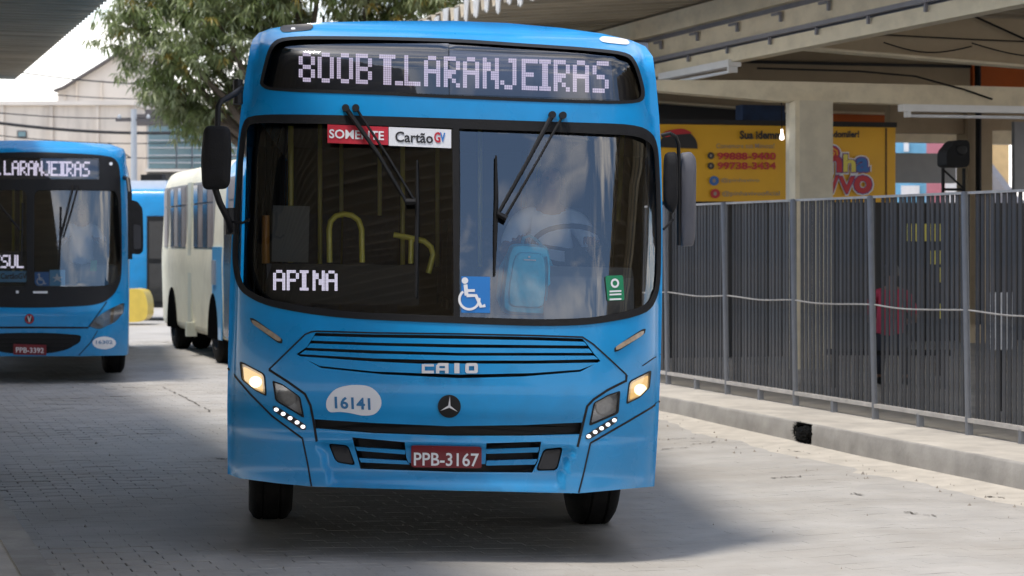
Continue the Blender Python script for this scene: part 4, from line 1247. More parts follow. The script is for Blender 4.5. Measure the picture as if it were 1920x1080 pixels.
# ragged drain opening in the kerb, choked with black litter
drain = thing('drain_opening', 'small ragged black drain opening in the right kerb, choked with litter', 'drain', ptw(8.47, 20.04, 0), (0, 0, PHI))
M['pit'] = mat('drain_black', (0.006, 0.006, 0.006), 0.9, var=0.4, spec=0.1)
x0, x1, y0, y1, z0, z1 = 0.012, 0.33, -0.19, 0.19, -0.04, 0.168
MB().add([(x0, y0, z0), (x1, y0, z0), (x1, y1, z0), (x0, y1, z0), (x0, y0, z1), (x1, y0, z1), (x1, y1, z1), (x0, y1, z1)],
         [(0, 1, 2, 3), (1, 5, 6, 2), (0, 4, 5, 1), (3, 2, 6, 7), (4, 7, 6, 5)]).build('recess', M['pit'], drain)  # recess walls coloured near black for the shade inside the opening
bm = bmesh.new()
bmesh.ops.create_icosphere(bm, subdivisions=4, radius=0.5)
for v in bm.verts:
    c = v.co
    nz = noise.noise(c * 3.0) * 0.30 + noise.noise(c * 9.0) * 0.18 + abs(noise.noise(c * 22)) * 0.2
    v.co = c * (1 + nz)
    v.co.x *= 0.13; v.co.y *= 0.37; v.co.z *= 0.15
me = bpy.data.meshes.new('litter'); bm.to_mesh(me); bm.free()
me.materials.append(M['pit'])
bag = bpy.data.objects.new('litter', me); COL.objects.link(bag)
bag.parent = drain; bag.location = (0.03, 0, 0.075)
mb = MB()
for k in range(150):
    a = rng.random() * 6.28
    b0 = Vector((-0.012, math.cos(a) * 0.18, 0.085 + math.sin(a) * 0.075))
    d = Vector((-0.5 * rng.random(), math.cos(a) + rng.uniform(-.6, .6), math.sin(a) + rng.uniform(-.4, .6))).normalized()
    sd_ = d.cross(Vector((1, 0, 0))).normalized() * rng.uniform(0.003, 0.009)
    e = b0 + d * (0.015 + 0.045 * rng.random() ** 2)
    mb.add([b0 - sd_, b0 + sd_, e + Vector((-0.006, 0, 0))], [(0, 1, 2)])
mb.build('torn_edge', M['pit'], drain)

# ------------------------------------------------------------------ fence along the platform edge
M['galv'] = mat('galvanised_post', (0.20, 0.21, 0.23), 0.55, 0.3, var=0.12, scale=7, dirt=(0.2, 0.2, 0.21), dirt_amt=0.5, dirt_scale=4)
M['slat'] = mat('dull_steel_slat', (0.056, 0.058, 0.063), 0.65, 0.2, rnd=0.3, var=0.22, scale=5, stretch=(1, 1, 0.35), dirt=(0.10, 0.07, 0.045), dirt_amt=0.45, dirt_scale=5)
M['rail_pale'] = mat('dusty_rail', (0.50, 0.47, 0.43), 0.8, var=0.15, scale=9, dirt=(0.3, 0.28, 0.26), dirt_amt=0.5)
fence = thing('slat_fence', 'tall grey steel fence of close vertical slats along the right platform edge', 'fence', ptw(9.32, 20.31, 0.172), (0, 0, PHI))
S0, S1 = -3.76, 11.28
PITCH = 1.88
sl = None
n_sl = int((S1 - S0) / 0.094)
for i in range(n_sl + 1):
    y = S0 + i * 0.094
    if abs(y / PITCH - round(y / PITCH)) * PITCH < 0.035: continue
    if sl is None:
        sl = MB().box((0, 0, 1.09), (0.012, 0.052, 1.90)).build('slat', M['slat'], fence)
        sl.location = (0, y, 0)
    else:
        instance(sl, fence, (rng.uniform(-0.003, 0.003), y + rng.uniform(-0.005, 0.005), rng.uniform(-0.008, 0.008)), (rng.uniform(-0.004, 0.004), 0, rng.uniform(-0.06, 0.06)))
po = None
k = 0
while S0 + k * PITCH <= S1 + 0.01:
    y = S0 + k * PITCH
    if po is None:
        po = MB().tube([(0, 0, 0), (0, 0, 2.05)], 0.027, 12).tube([(0, 0, 2.05), (0, 0, 2.058)], [0.027, 0.012], 12).build('post', M['galv'], fence, smooth=True)
        po.location = (-0.035, y, 0)
    else:
        instance(po, fence, (-0.035, y, 0), (R(rng.uniform(-0.3, 0.3)), R(-1.1 + rng.uniform(-0.3, 0.3)), 0))
    k += 1
st = None
y = S0
while y < S1:
    if st is None:
        st = MB().box((0, 0, 0.06), (0.05, 0.05, 0.12)).build('foot', M['galv'], fence); st.location = (-0.03, y, 0)
    else:
        instance(st, fence, (-0.03, y, 0))
    y += PITCH / 2
MB().box((-0.03, (S0 + S1) / 2, 0.125), (0.05, S1 - S0, 0.035)).build('bottom_rail', M['rail_pale'], fence)
MB().box((-0.012, (S0 + S1) / 2, 2.045), (0.035, S1 - S0, 0.022)).build('top_rail', M['rail_pale'], fence)
pts = []
for i in range(120):
    y = S0 + (S1 - S0) * i / 119
    ph = (y / PITCH) % 1
    pts.append((-0.045, y, 1.055 - 0.02 * math.sin(ph * math.pi) + 0.012 * noise.noise(Vector((y, 0, 0)))))
MB().tube(pts, 0.008, 6).build('twisted_wire', M['rail_pale'], fence, smooth=True)

# ------------------------------------------------------------------ roofs of folded fibre-cement sheet
M['roof_sheet'] = mat('fibre_cement_sheet', (0.50, 0.43, 0.32), 0.85, var=0.15, scale=2.5, stretch=(0.25, 2.5, 1), bump=0.2, bscale=30, dirt=(0.10, 0.085, 0.065), dirt_amt=0.5, dirt_scale=1.8)
M['roof_end'] = mat('painted_sheet_end', (0.66, 0.64, 0.60), 0.8, var=0.12, scale=8, dirt=(0.30, 0.27, 0.23), dirt_amt=0.6, dirt_scale=7)
M['steel_cream'] = mat('cream_painted_steel', (0.80, 0.70, 0.51), 0.55, var=0.07, scale=3, dirt=(0.34, 0.29, 0.20), dirt_amt=0.35, dirt_scale=3.5, stretch=(1, 0.5, 1))
M['steel_grey'] = mat('grey_painted_steel', (0.22, 0.22, 0.25), 0.55, var=0.1, scale=4)
M['tan'] = mat('tan_plaster', (0.50, 0.40, 0.27), 0.85, var=0.09, scale=2, bump=0.2, dirt=(0.2, 0.16, 0.11), dirt_amt=0.35, dirt_scale=2)
M['orange'] = mat('orange_plaster', (0.60, 0.13, 0.018), 0.8, var=0.08, scale=3, dirt=(0.2, 0.06, 0.02), dirt_amt=0.4)
M['column'] = mat('column_paint', (0.68, 0.61, 0.47), 0.75, var=0.06, scale=3, bump=0.15, dirt=(0.36, 0.32, 0.25), dirt_amt=0.4, dirt_scale=2.5)
def corrugated(name, parent, m, t0, z0, t1, z1, s0, s1, pitch, depth, up=True, jag=0.0):
    """sheet with trapezoid folds running across from t0 to t1"""
    mb = MB(); pr = []
    s = s0
    while s < s1:
        pr += [(s, 0), (s + pitch * 0.22, 0), (s + pitch * 0.36, depth), (s + pitch * 0.86, depth)]
        s += pitch
    for th in (0.0, 0.018):
        for i, (s, d) in enumerate(pr):
            mb.v.append((t0, s, z0 + d + th))
        for i, (s, d) in enumerate(pr):
            mb.v.append((t1, s, z1 + d + th))
    n = len(pr)
    for i in range(n - 1):
        mb.f += [(i, i + 1, n + i + 1, n + i), (2 * n + i, 3 * n + i, 3 * n + i + 1, 2 * n + i + 1), (i, 2 * n + i, 2 * n + i + 1, i + 1), (n + i, n + i + 1, 3 * n + i + 1, 3 * n + i)]
    mb.mi = [0] * len(mb.f)
    return mb.build(name, m, parent)
canopy = thing('platform_canopy', 'long cream steel canopy with folded roof sheets over the right platform', 'canopy', (0, 0, 0.172), (0, 0, PHI))
corrugated('roof_sheet', canopy, M['roof_sheet'], 8.1, 4.60, 11.4, 4.84, -36.96, 46, 0.52, 0.17)
corrugated('roof_sheet', canopy, M['roof_sheet'], 11.4, 4.84, 24, 4.75, -36.96, 46, 0.52, 0.17)
# white closing pieces in the folds along the eave
pitch = 0.52
cap = None
s = -12 + pitch * 0.36
k = 0
while s < 46:
    if 14 < s < 42:
        if cap is None:
            cap = MB().prism([(-0.01, 0.185), (0.27, 0.185), (0.215, -0.10), (0.17, -0.06), (0.12, -0.12), (0.05, -0.09)], lambda u, v, d: (d, u, v), -0.03, -0.012).build('eave_piece', M['roof_end'], canopy)
            cap.location = (8.1, s, 4.60)
        else:
            c = instance(cap, canopy, (8.1, s + rng.uniform(-0.02, 0.02), 4.60 + rng.uniform(-0.05, 0.03)), (rng.uniform(-0.10, 0.10), 0, 0))
            c.scale = (1, rng.uniform(0.8, 1.05), rng.uniform(0.75, 1.1))
    s += pitch
def longbeam(name, t0, t1, z0, z1, m=None, s0=-10, s1=46):
    return MB().box(((t0 + t1) / 2, (s0 + s1) / 2, (z0 + z1) / 2 - 0.172), (t1 - t0, s1 - s0, z1 - z0)).build(name, m or M['steel_cream'], canopy)
longbeam('fascia_beam', 11.16, 11.4, 4.70, 4.96)
longbeam('shade_strip', 11.28, 11.42, 4.62, 4.70, M['steel_grey'])  # grey strip: shadow band between the beams put into colour
longbeam('fascia_beam', 11.20, 11.4, 4.37, 4.62)
longbeam('shade_strip', 11.27, 11.42, 4.30, 4.37, M['steel_grey'])  # same painted shadow band, one beam lower
longbeam('conduit', 11.12, 11.20, 4.325, 4.375, M['steel_grey'])
longbeam('fascia_beam', 11.20, 11.4, 4.12, 4.30)
br = None
for lvl, z in enumerate((4.50, 4.25)):
    for k in range(16):
        s = 17.0 + k * 1.45 + lvl * 0.35
        if br is None:
            br = MB().box((0, 0, 0), (0.03, 0.045, 0.12)).box((-0.01, 0.13, 0.045), (0.03, 0.24, 0.03)).build('beam_clip', M['steel_grey'], canopy)
            br.location = (11.165, s, z - 0.172 + 0.04)
        else:
            instance(br, canopy, (11.165, s, z - 0.172 + 0.04))
# columns, cross beams
def column(s, t=12.2, w=0.46):
    MB().box((t, s, 1.72), (w, w, 3.44)).build('column', M['column'], canopy)
    MB().box((t - w / 2 - 0.03, s - w / 2 + 0.10, 1.72), (0.06, 0.2, 3.44)).build('downpipe', M['steel_cream'], canopy)
for s in (28.7, 38.5): column(s)
def crossbeam(s, pts, th=0.3, m=None, name='cross_beam'):
    MB().prism(pts, lambda u, v, d: (u, s + d, v - 0.172), -th / 2, th / 2).build(name, m or M['steel_cream'], canopy)
for s in (28.7, 38.5):
    crossbeam(s, [(9.4, 3.83), (9.4, 3.75), (11.7, 3.60), (12.7, 3.60), (16.5, 3.56), (24, 3.5), (24, 3.80), (11.2, 3.86)])
    crossbeam(s - 1.2, [(11.41, 4.28), (11.41, 4.19), (15.2, 3.98), (24, 3.9), (24, 4.62), (11.41, 4.62)], 0.14, M['tan'], 'bracket')
    MB().prism([(11.41, 4.19), (15.2, 3.98), (24, 3.9), (24, 3.93), (15.2, 4.01), (11.41, 4.22)], lambda u, v, d: (u, s - 1.2 + d, v - 0.175), -0.14, 0.14).build('bracket_flange', M['steel_cream'], canopy)
# cables slung under the bracket
for (a, b, sag) in (((12.6, 27.3, 4.10), (13.8, 27.3, 4.08), 0.10), ((13.8, 27.3, 4.12), (15.6, 27.3, 4.10), 0.14), ((12.5, 27.3, 4.2), (16, 27.3, 4.16), 0.02)):
    MB().tube([(a[0] + (b[0] - a[0]) * i / 10, a[1], a[2] + (b[2] - a[2]) * i / 10 - sag * math.sin(math.pi * i / 10)) for i in range(11)], 0.009, 6).build('cable', M['rubber'], canopy)
MB().tube([(11.4, 28.5, 3.84), (12.8, 28.5, 3.83), (13.6, 28.5, 3.78), (14.3, 28.5, 3.62), (14.7, 28.5, 3.50)], 0.013, 6).build('cable', M['rubber'], canopy)
MB().tube([(13.55, 27.35, 4.58), (14.9, 27.35, 4.06)], 0.014, 6).build('cable', M['rubber'], canopy)
# roof stays further in
for s in (22, 25, 31.2, 34.0):
    MB().box((17, s, 4.52), (11, 0.12, 0.16)).build('purlin', M['steel_grey'], canopy)

# lintel wall and building under the canopy
hall = thing('station_hall', 'tan and orange walled station building under the right canopy', 'building', (0, 0, 0.172), (0, 0, PHI))
def hb(name, m, t0, t1, s0, s1, z0, z1): return MB().box(((t0 + t1) / 2, (s0 + s1) / 2, (z0 + z1) / 2 - 0.172), (t1 - t0, s1 - s0, z1 - z0)).build(name, m, hall)
hb('lintel', M['tan'], 9.0, 16.45, 32.6, 32.9, 3.98, 4.66)
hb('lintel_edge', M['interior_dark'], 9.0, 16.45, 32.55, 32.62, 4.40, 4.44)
hb('orange_panel', M['orange'], 16.55, 24, 32.7, 32.95, 4.0, 4.66)
hb('ledge', M['tan'], 16.55, 24, 32.5, 32.9, 3.86, 3.98)
MB().tube([(16.5, 32.45, 4.45), (16.5, 32.45, 3.6)], 0.05, 8).build('downpipe', M['rubber'], hall)
hb('dark_backdrop', M['interior_dark'], 8.9, 17.6, 38.0, 38.2, 0.172, 4.66)  # added dark backdrop, its colour standing for the gloom under the roof
hb('orange_panel', M['orange'], 16.0, 17.55, 37.6, 37.8, 3.72, 4.2)
hb('tarpaulin', mat('dark_blue_tarpaulin', (0.02, 0.05, 0.13), 0.6, var=0.3), 13.6, 14.3, 34.6, 34.9, 3.58, 3.92)
hb('pillar', M['tan'], 17.72, 18.16, 35.2, 35.6, 0.172, 4.4)
MB().tube([(17.86, 35.1, 4.0), (17.86, 35.1, 0.3)], 0.05, 8).build('downpipe', M['rubber'], hall)
hb('wall_panel', M['tan'], 16.4, 17.70, 35.3, 35.5, 3.55, 4.2)
hb('wall_panel', M['tan'], 18.18, 19.4, 35.3, 35.5, 3.62, 4.2)
hb('hanging_panel', M['panel_grey'], 17.66, 18.9, 33.5, 33.6, 2.6, 3.66)
hb('grey_band', M['panel_grey'], 18.5, 19.9, 40.0, 40.2, 2.88, 3.42)
hb('shade_wall', M['interior_dark'], 14.85, 24, 36.0, 36.2, 0.172, 2.45)  # added dark sheet standing in for the roof's shade behind the fence

# kiosk with the yellow board
M['yellow_board'] = mat('yellow_sign_board', (0.80, 0.42, 0.010), 0.5, var=0.05, scale=2)
M['purple'] = mat('purple_print', (0.16, 0.03, 0.20), 0.5, var=0.05)
M['print_red'] = mat('red_print', (0.50, 0.02, 0.03), 0.5, var=0.05)
M['print_blue'] = mat('blue_print', (0.03, 0.14, 0.42), 0.5, var=0.05)
M['print_grey'] = mat('grey_print', (0.34, 0.27, 0.22), 0.6, var=0.05)
M['print_yellow'] = mat('yellow_print', (0.72, 0.62, 0.10), 0.5, var=0.05)
kiosk = thing('kiosk', 'dark kiosk under the canopy with a yellow phone-number board', 'kiosk', (0, 0, 0.172), (0, 0, PHI))
def kb(name, m, t0, t1, s0, s1, z0, z1, par=None): return MB().box(((t0 + t1) / 2, (s0 + s1) / 2, (z0 + z1) / 2 - 0.172), (t1 - t0, s1 - s0, z1 - z0)).build(name, m, par or kiosk)
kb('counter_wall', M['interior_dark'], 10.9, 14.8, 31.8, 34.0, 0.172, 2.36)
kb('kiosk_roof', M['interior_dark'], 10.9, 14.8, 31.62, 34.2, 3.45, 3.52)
board = kb('sign_board', M['yellow_board'], 11.05, 14.72, 31.5, 31.58, 2.37, 3.44)
kb('board_edge', mat('board_edge_dark', (0.10, 0.05, 0.01), 0.6), 14.56, 14.585, 31.492, 31.50, 2.38, 3.43, board)
def on_board(x, y, off=0.0):
    """point on the board face seen at a photograph pixel"""
    d = Vector(((x - 960) / FPX, 1, -(y - HORIZ) / FPX)); o = Vector((0, 0, CAMZ))
    nrm = Vector((0.275, -0.961, 0)).normalized() * -1
    nrm = Vector((-0.275, 0.961, 0)); p0 = ptw(0, 31.5 - off)
    k = (p0 - o).dot(nrm) / d.dot(nrm)
    w = o + d * k
    t = w.x * 0.961 + w.y * 0.275; s_ = -w.x * 0.275 + w.y * 0.961
    return (t, s_, w.z - 0.172)
def btext(s, m, quad, bold=0.015, off=0.006):
    v, f = text_geo(s, bold)
    tl, tr, br_, bl = [np.array(q, float) for q in quad]
    MB().add([on_board(*((bl * (1 - u) + br_ * u) * (1 - w) + (tl * (1 - u) + tr * u) * w), off) for u, w in v], f).build('board_lettering', m, board)
def rect(x0, y0, x1, y1): return [(x0, y0), (x1, y0), (x1, y1), (x0, y1)]
def bpoly(poly, m, off=0.004, name='board_print'):
    MB().add([on_board(a, b, off) for a, b in poly], [tuple(range(len(poly)))]).build(name, m, board)
btext('Sua idemm', M['text_black'], rect(1387, 245, 1466, 261), 0.04)
btext('Comemore sua Mimosa!', M['print_grey'], rect(1343, 269, 1452, 278), 0.006)
btext('99888-9400', M['print_red'], rect(1345, 286, 1455, 300), 0.035)
btext('99738-3434', M['print_red'], rect(1345, 304, 1455, 318), 0.035)
btext('@pinhavivo', M['print_grey'], rect(1352, 334, 1424, 343), 0.008)
btext('@pinhavivooficial', M['print_grey'], rect(1354, 358, 1462, 369), 0.008)
for (x, y, r_, m) in ((1333, 292, 6.5, M['text_black']), (1333, 311, 6.5, M['text_black']), (1339, 339, 9, M['print_blue']), (1341, 363, 9, M['print_red'])):
    bpoly(circle(x, y, r_, r_, 16), m); bpoly(circle(x, y, r_ * 0.35, r_ * 0.45, 8), M['print_grey'], 0.008)
btext('endomiler!', M['text_black'], rect(1549, 245, 1611, 258), 0.04)
for off, grow, cols in ((0.006, 0.055, [M['white']] * 7), (0.010, 0.03, [M['purple']] * 7), (0.014, 0.008, [M['print_blue'], M['print_red'], M['print_yellow'], M['print_blue'], M['print_red'], M['print_red'], M['print_red']])):
    e = grow * 90
    for ch, m, q in (('n', cols[1], rect(1552, 294, 1578, 322)), ('h', cols[2], rect(1582, 290, 1604, 322)), ('a', cols[3], rect(1606, 296, 1629, 322)),
                     ('V', cols[4], rect(1550, 330, 1572, 360)), ('V', cols[5], rect(1573, 332, 1602, 362)), ('o', cols[6], rect(1602, 330, 1634, 362))):
        x0, y0, x1, y1 = q[0][0] - e, q[0][1] - e, q[2][0] + e, q[2][1] + e
        btext(ch, m, rect(x0, y0, x1, y1), 0.03 + grow * 0.9, off)
    bpoly(circle(1560, 287, 13 + e, 12 + e, 18), cols[4], off)
bpoly(ribbon_px([(1558, 287), (1561, 284), (1565, 287), (1561, 293), (1554, 291), (1553, 283), (1561, 278), (1569, 283), (1570, 291)], 2.4), M['yellow_board'], 0.018)
bpoly(circle(1272, 276, 36, 33, 22, R(180), R(365)), M['text_black'], 0.004)
bpoly(rounded([(1244, 246), (1280, 240), (1300, 250), (1270, 252), (1246, 258)], 0.3), M['print_red'], 0.007)
bl_ = MB().lathe([(0.0, -0.04), (0.02, -0.036), (0.032, -0.01), (0.022, 0.025), (0.013, 0.06), (0.015, 0.10), (0, 0.10)], 14).build('lit_bulb', M['bulb'], None, smooth=True)
bl_.location = Vector(((1466 - 960) / FPX * 31.0, 31.0, 1.8 + (454 - 257) / FPX * 31.0))
tag(bl_, 'small lit bulb hanging beside the column in front of the yellow board', 'bulb')
MB().tube([(0, 0, 0.10), (0, 0.05, 0.5)], 0.008, 6).build('cord', M['rubber'], bl_)

# fluorescent fittings
M['tube_lamp'] = mat('unlit_lamp_white', (0.82, 0.82, 0.82), 0.4, var=0.04)
def lamp(name, label, a, b, w, group=None):
    a, b = Vector(a), Vector(b); mid_ = (a + b) / 2; d = b - a
    t = thing(name, label, 'lamp', mid_, (0, 0, math.atan2(d.y, d.x)), group)
    ln = d.length
    MB().box((0, 0, 0.06), (ln, w, 0.09)).build('housing', M['tube_lamp'], t)
    MB().tube([(-ln * 0.46, 0, -0.04), (ln * 0.46, 0, -0.04)], 0.022, 10).build('lamp_tube', M['white'], t, smooth=True)
    for s in (-1, 1): MB().box((s * ln * 0.47, 0, -0.02), (0.05, w * 0.7, 0.08)).build('end_holder', M['tube_lamp'], t)
lamp('fluorescent_lamp', 'white twin batten lamp fixed under the cream fascia beam', ptw(11.25, 31.6, 4.03), ptw(11.25, 28.9, 4.06), 0.18)
lamp('fluorescent_lamp', 'long white strip lamp hanging below the cross beam right of the column', ptw(13.25, 28.2, 3.46), ptw(16.4, 28.2, 3.46), 0.16)

# left canopy over the photographer
can2 = thing('platform_canopy', 'dark underside of the folded roof sheet over the left platform', 'canopy', (0, 0, 0), (0, 0, PHI))
corrugated('roof_sheet', can2, M['roof_sheet'], 2.36, 3.90, -22.0, 4.10, -40, 31.6, 0.26, 0.07)  # unseen width and rear end stretched out to deepen the shade below
for t in (1.9, -2.0, -6, -10, -14, -18):
    MB().box((t, -4.2, 4.2), (0.12, 70, 0.12)).build('purlin', M['steel_grey'], can2)

# things behind the fence
sp = thing('loudspeaker', 'black loudspeaker on a tall stand behind the fence, right of the yellow board', 'loudspeaker', ptw(12.4, 25.0, 0.172), (0, 0, PHI))
MB().prism(rounded([(-0.14, 2.48), (-0.14, 2.66), (-0.02, 2.79), (0.15, 2.79), (0.15, 2.48)], 0.25), lambda u, v, d: (u, d, v), -0.12, 0.12).build('cabinet', M['rubber'], sp)
MB().lathe([(0.0, -0.135), (0.05, -0.132), (0.065, -0.126), (0.065, -0.118)], 18, 'y', (0.05, 0, 2.68)).build('cone', M['black'], sp)
for a in (-0.125, 0.135): MB().box((a, 0, 1.24), (0.028, 0.03, 2.47)).build('leg', M['rubber'], sp)
MB().tube([(-0.125, 0, 2.46), (0.135, 0, 2.24)], 0.012, 6).build('brace', M['rubber'], sp)
MB().box((0, 0, 2.23), (0.25, 0.03, 0.03)).build('crossbar', M['rubber'], sp)
yb2 = thing('notice_stand', 'yellow stepped notice board standing behind the fence slats', 'notice board', ptw(12.82, 26.6, 0.172), (0, 0, PHI))
for x0, x1, z0, z1 in ((-0.23, 0.23, 1.64, 1.85), (0.03, 0.23, 1.36, 1.525), (0.155, 0.23, 1.14, 1.32), (0.155, 0.23, 0.70, 0.88)):
    MB().box(((x0 + x1) / 2, 0, (z0 + z1) / 2), (x1 - x0, 0.03, z1 - z0)).build('panel', M['print_yellow'], yb2)
MB().box((0.19, 0.04, 0.92), (0.05, 0.04, 1.84)).build('post', M['black'], yb2)
wp = thing('white_notice', 'tall white notice panel standing behind the fence in its end bay', 'notice board', ptw(10.88, 20.9, 0.172), (0, 0, PHI))
MB().box((0, 0, 0.87), (0.30, 0.03, 0.55)).build('panel', M['white'], wp)
MB().box((0, 0.035, 0.4), (0.06, 0.04, 0.8)).build('post', M['dark_metal'], wp)
# ------------------------------------------------------------------ buildings beyond the yard
M['wall_cream'] = mat('weathered_cream_wall', (0.70, 0.62, 0.53), 0.9, var=0.10, scale=0.5, bump=0.2, bscale=8, dirt=(0.30, 0.25, 0.21), dirt_amt=0.85, dirt_scale=0.7, stretch=(1, 1, 0.2))
M['wall_pale'] = mat('pale_beige_wall', (0.68, 0.62, 0.55), 0.9, var=0.08, scale=0.5, dirt=(0.4, 0.38, 0.36), dirt_amt=0.4, dirt_scale=0.4)
M['slate'] = mat('dark_roof_edge', (0.10, 0.09, 0.09), 0.8)
M['teal_glass'] = mat('teal_window_glass', (0.05, 0.14, 0.17), 0.15, var=0.35, scale=0.4, spec=0.8)
M['mullion'] = mat('mullion_grey', (0.40, 0.42, 0.44), 0.5, var=0.05)
def wx(x, y): return (x - 960) / FPX * y
def wz(v, y): return CAMZ + (HORIZ - v) / FPX * y
YB = 76.0
ware = thing('warehouse', 'cream weathered warehouse with a sloping gable, behind the left bus', 'building', (wx(120, YB), YB, 0))
ox = wx(120, YB)
def wbox(name, m, x0, x1, v0, v1, y0=YB, dep=8.0, par=None, base=None):
    yo = y0 - YB
    z0 = 0 if v1 is None else wz(v1, y0); z1 = wz(v0, y0)
    return MB().box(((wx(x0, y0) + wx(x1, y0)) / 2 - ox, yo + dep / 2, (z0 + z1) / 2), (wx(x1, y0) - wx(x0, y0), dep, z1 - z0)).build(name, m, par or ware)
wbox('wall', M['wall_cream'], -260, 251, 196, None)
wbox('parapet', M['wall_pale'], -260, 252, 189, 197, YB - 0.15, 8.3)
for x in (-100, 0, 92, 178):
    wbox('pilaster', M['wall_cream'], x, x + 7, 198, None, YB - 0.08, 0.2)
wv = wbox('window', M['slate'], 32, 50, 245, 258, YB - 0.04, 0.1)
wbox('pane', M['teal_glass'], 34, 48, 247, 256, YB - 0.07, 0.05, wv)
gp = [(108, 190), (108, 168), (122, 164), (190, 123), (262, 78), (262, 190)]
MB().prism([(wx(a, YB + 3) - ox, wz(b, YB + 3)) for a, b in gp], lambda u, v, d: (u, 3 + d, v), 0, 5).build('gable_wall', M['wall_pale'], ware)
MB().prism([(wx(a, YB + 3) - ox, wz(b, YB + 3)) for a, b in [(104, 169), (122, 162), (190, 120), (264, 73), (264, 78), (190, 125), (122, 166.5), (104, 173)]], lambda u, v, d: (u, 3 + d, v), -0.35, 5.2).build('roof_edge', M['slate'], ware)
for x in (120, 142, 188):
    wbox('pilaster', M['wall_cream'], x, x + 3, 172 if x < 130 else 150, 190, YB + 2.9, 0.15)
wbox('bay', M['wall_cream'], 252, 274, 236, None, YB - 0.4, 8.0)
wbox('slate_eave', M['slate'], 250, 310, 214, 236, YB - 0.3, 6.0)

YG = 72.0
ofc = thing('office_block', 'teal glass-fronted office block behind the cream bus and tree', 'building', (wx(380, YG), YG, 0))
ox2 = wx(380, YG)
def gbox(name, m, x0, x1, v0, v1, dy, dep, par=None):
    y0 = YG + dy
    z0 = 0 if v1 is None else wz(v1, y0); z1 = wz(v0, y0)
    return MB().box(((wx(x0, y0) + wx(x1, y0)) / 2 - ox2, dy + dep / 2, (z0 + z1) / 2), (wx(x1, y0) - wx(x0, y0), dep, z1 - z0)).build(name, m, par or ofc)
gbox('wall', M['wall_pale'], 275, 900, 205, None, 0.3, 8)
gbox('dark_fascia', M['slate'], 272, 905, 205, 234, 0.0, 0.28)
for k, x in enumerate((277, 331, 360, 392, 425, 470, 520, 570)):
    x1 = (331, 360, 392, 425, 470, 520, 570, 620)[k]
    wv = gbox('window', M['mullion'], x, x1, 234, 318, 0.15, 0.14)
    gbox('pane', M['teal_glass'], x + 2, x1 - 1.5, 236, 316, 0.08, 0.06, wv)
    for j in range(5):
        v = 248 + j * 14
        gbox('louvre', M['mullion'], x + 2, x1 - 1.5, v, v + 2, 0.03, 0.08, wv)
gbox('floor_band', M['wall_pale'], 272, 905, 317, 322, -0.1, 0.4)
gbox('shop_front', M['win_dark'], 276, 640, 324, None, 0.05, 0.24)
# coloured houses seen under the right canopy
YR = 72.0
hs = thing('painted_house', 'blue and pink painted building glimpsed under the right canopy beyond the kiosk', 'building', (wx(1740, YR), YR, 0))
ox3 = wx(1740, YR)
def rbox(name, m, x0, x1, v0, v1, dy=0, dep=4, par=None):
    y0 = YR + dy
    z0 = 0 if v1 is None else wz(v1, y0)
    return MB().box(((wx(x0, y0) + wx(x1, y0)) / 2 - ox3, dy + dep / 2, (z0 + wz(v0, y0)) / 2), (wx(x1, y0) - wx(x0, y0), dep, wz(v0, y0) - z0)).build(name, m, par or hs)
M['sky_blue'] = mat('sky_blue_wall', (0.16, 0.40, 0.60), 0.85, var=0.06)
M['pink'] = mat('pink_wall', (0.50, 0.19, 0.24), 0.85, var=0.06)
rbox('blue_wall', M['sky_blue'], 1600, 1737, 252, None)
rbox('white_post', M['white'], 1696, 1704, 250, 284, -0.2, 0.18)
rbox('pink_wall', M['pink'], 1737, 1772, 248, None)
rbox('white_wall', M['white'], 1772, 1862, 200, None)
rbox('window_frame', M['white'], 1690, 1724, 348, 366, -0.1, 0.08)
wv = rbox('window', M['white'], 1776, 1790, 256, 270, -0.1, 0.08)
rbox('pane', M['teal_glass'], 1778, 1788, 258, 268, -0.14, 0.03, wv)
h2 = thing('gabled_house', 'pale house with a grey lean-to roof seen at the right edge under the canopy', 'building', (wx(1880, 64.0), 64.0, 0))
M['ochre'] = mat('ochre_wall', (0.62, 0.42, 0.20), 0.85, var=0.08)
MB().box((0.55, 5.5, 2.6), (0.9, 3.0, 5.2)).build('wall', M['ochre'], h2)
MB().box((0.2, 2.5, 1.3), (4.0, 3.0, 2.6)).build('wall', M['wall_pale'], h2)
MB().prism([(-0.45, 4.05), (0.55, 2.75), (1.8, 2.6), (1.8, 2.75), (0.6, 2.95), (-0.45, 4.30)], lambda u, v, d: (u, d, v), 0.6, 4.2).build('roof', M['steel_grey'], h2)

# ------------------------------------------------------------------ overhead wires and pole
M['wire'] = mat('wire_black', (0.02, 0.02, 0.022), 0.7)
def wire(x0, v0, x1, v1, y, r_, sag=0.25, lab='thin overhead wire along the top of the cream warehouse wall'):
    a = Vector((wx(x0, y), y, wz(v0, y))); b = Vector((wx(x1, y + 4), y + 4, wz(v1, y + 4)))
    c = a + (b - a) * 0.5
    pts = [a + (b - a) * (i / 24) - Vector((0, 0, sag * math.sin(math.pi * i / 24))) - a for i in range(25)]
    o = MB().tube(pts, r_, 5).build('overhead_wire', M['wire'], None, smooth=True)
    o.location = a
    tag(o, lab, 'wire', 'overhead wires across the yard')
wire(-120, 200, 460, 210, 66, 0.016); wire(-120, 215, 460, 245, 66, 0.045, lab='thickest black overhead cable crossing in front of the cream warehouse')
wire(-120, 240, 460, 262, 66, 0.014, lab='thin overhead wire just below the thickest cable, in front of the cream warehouse')
wire(-120, 262, 460, 292, 66, 0.016, lab='lowest thin overhead wire, running just above the roof of the left bus')
wire(-120, 150, 460, 182, 66, 0.014, lab='thin overhead wire passing the slope of the warehouse gable')
wire(-120, 110, 460, 160, 66, 0.020, lab='high overhead wire crossing the bright sky above the warehouse')
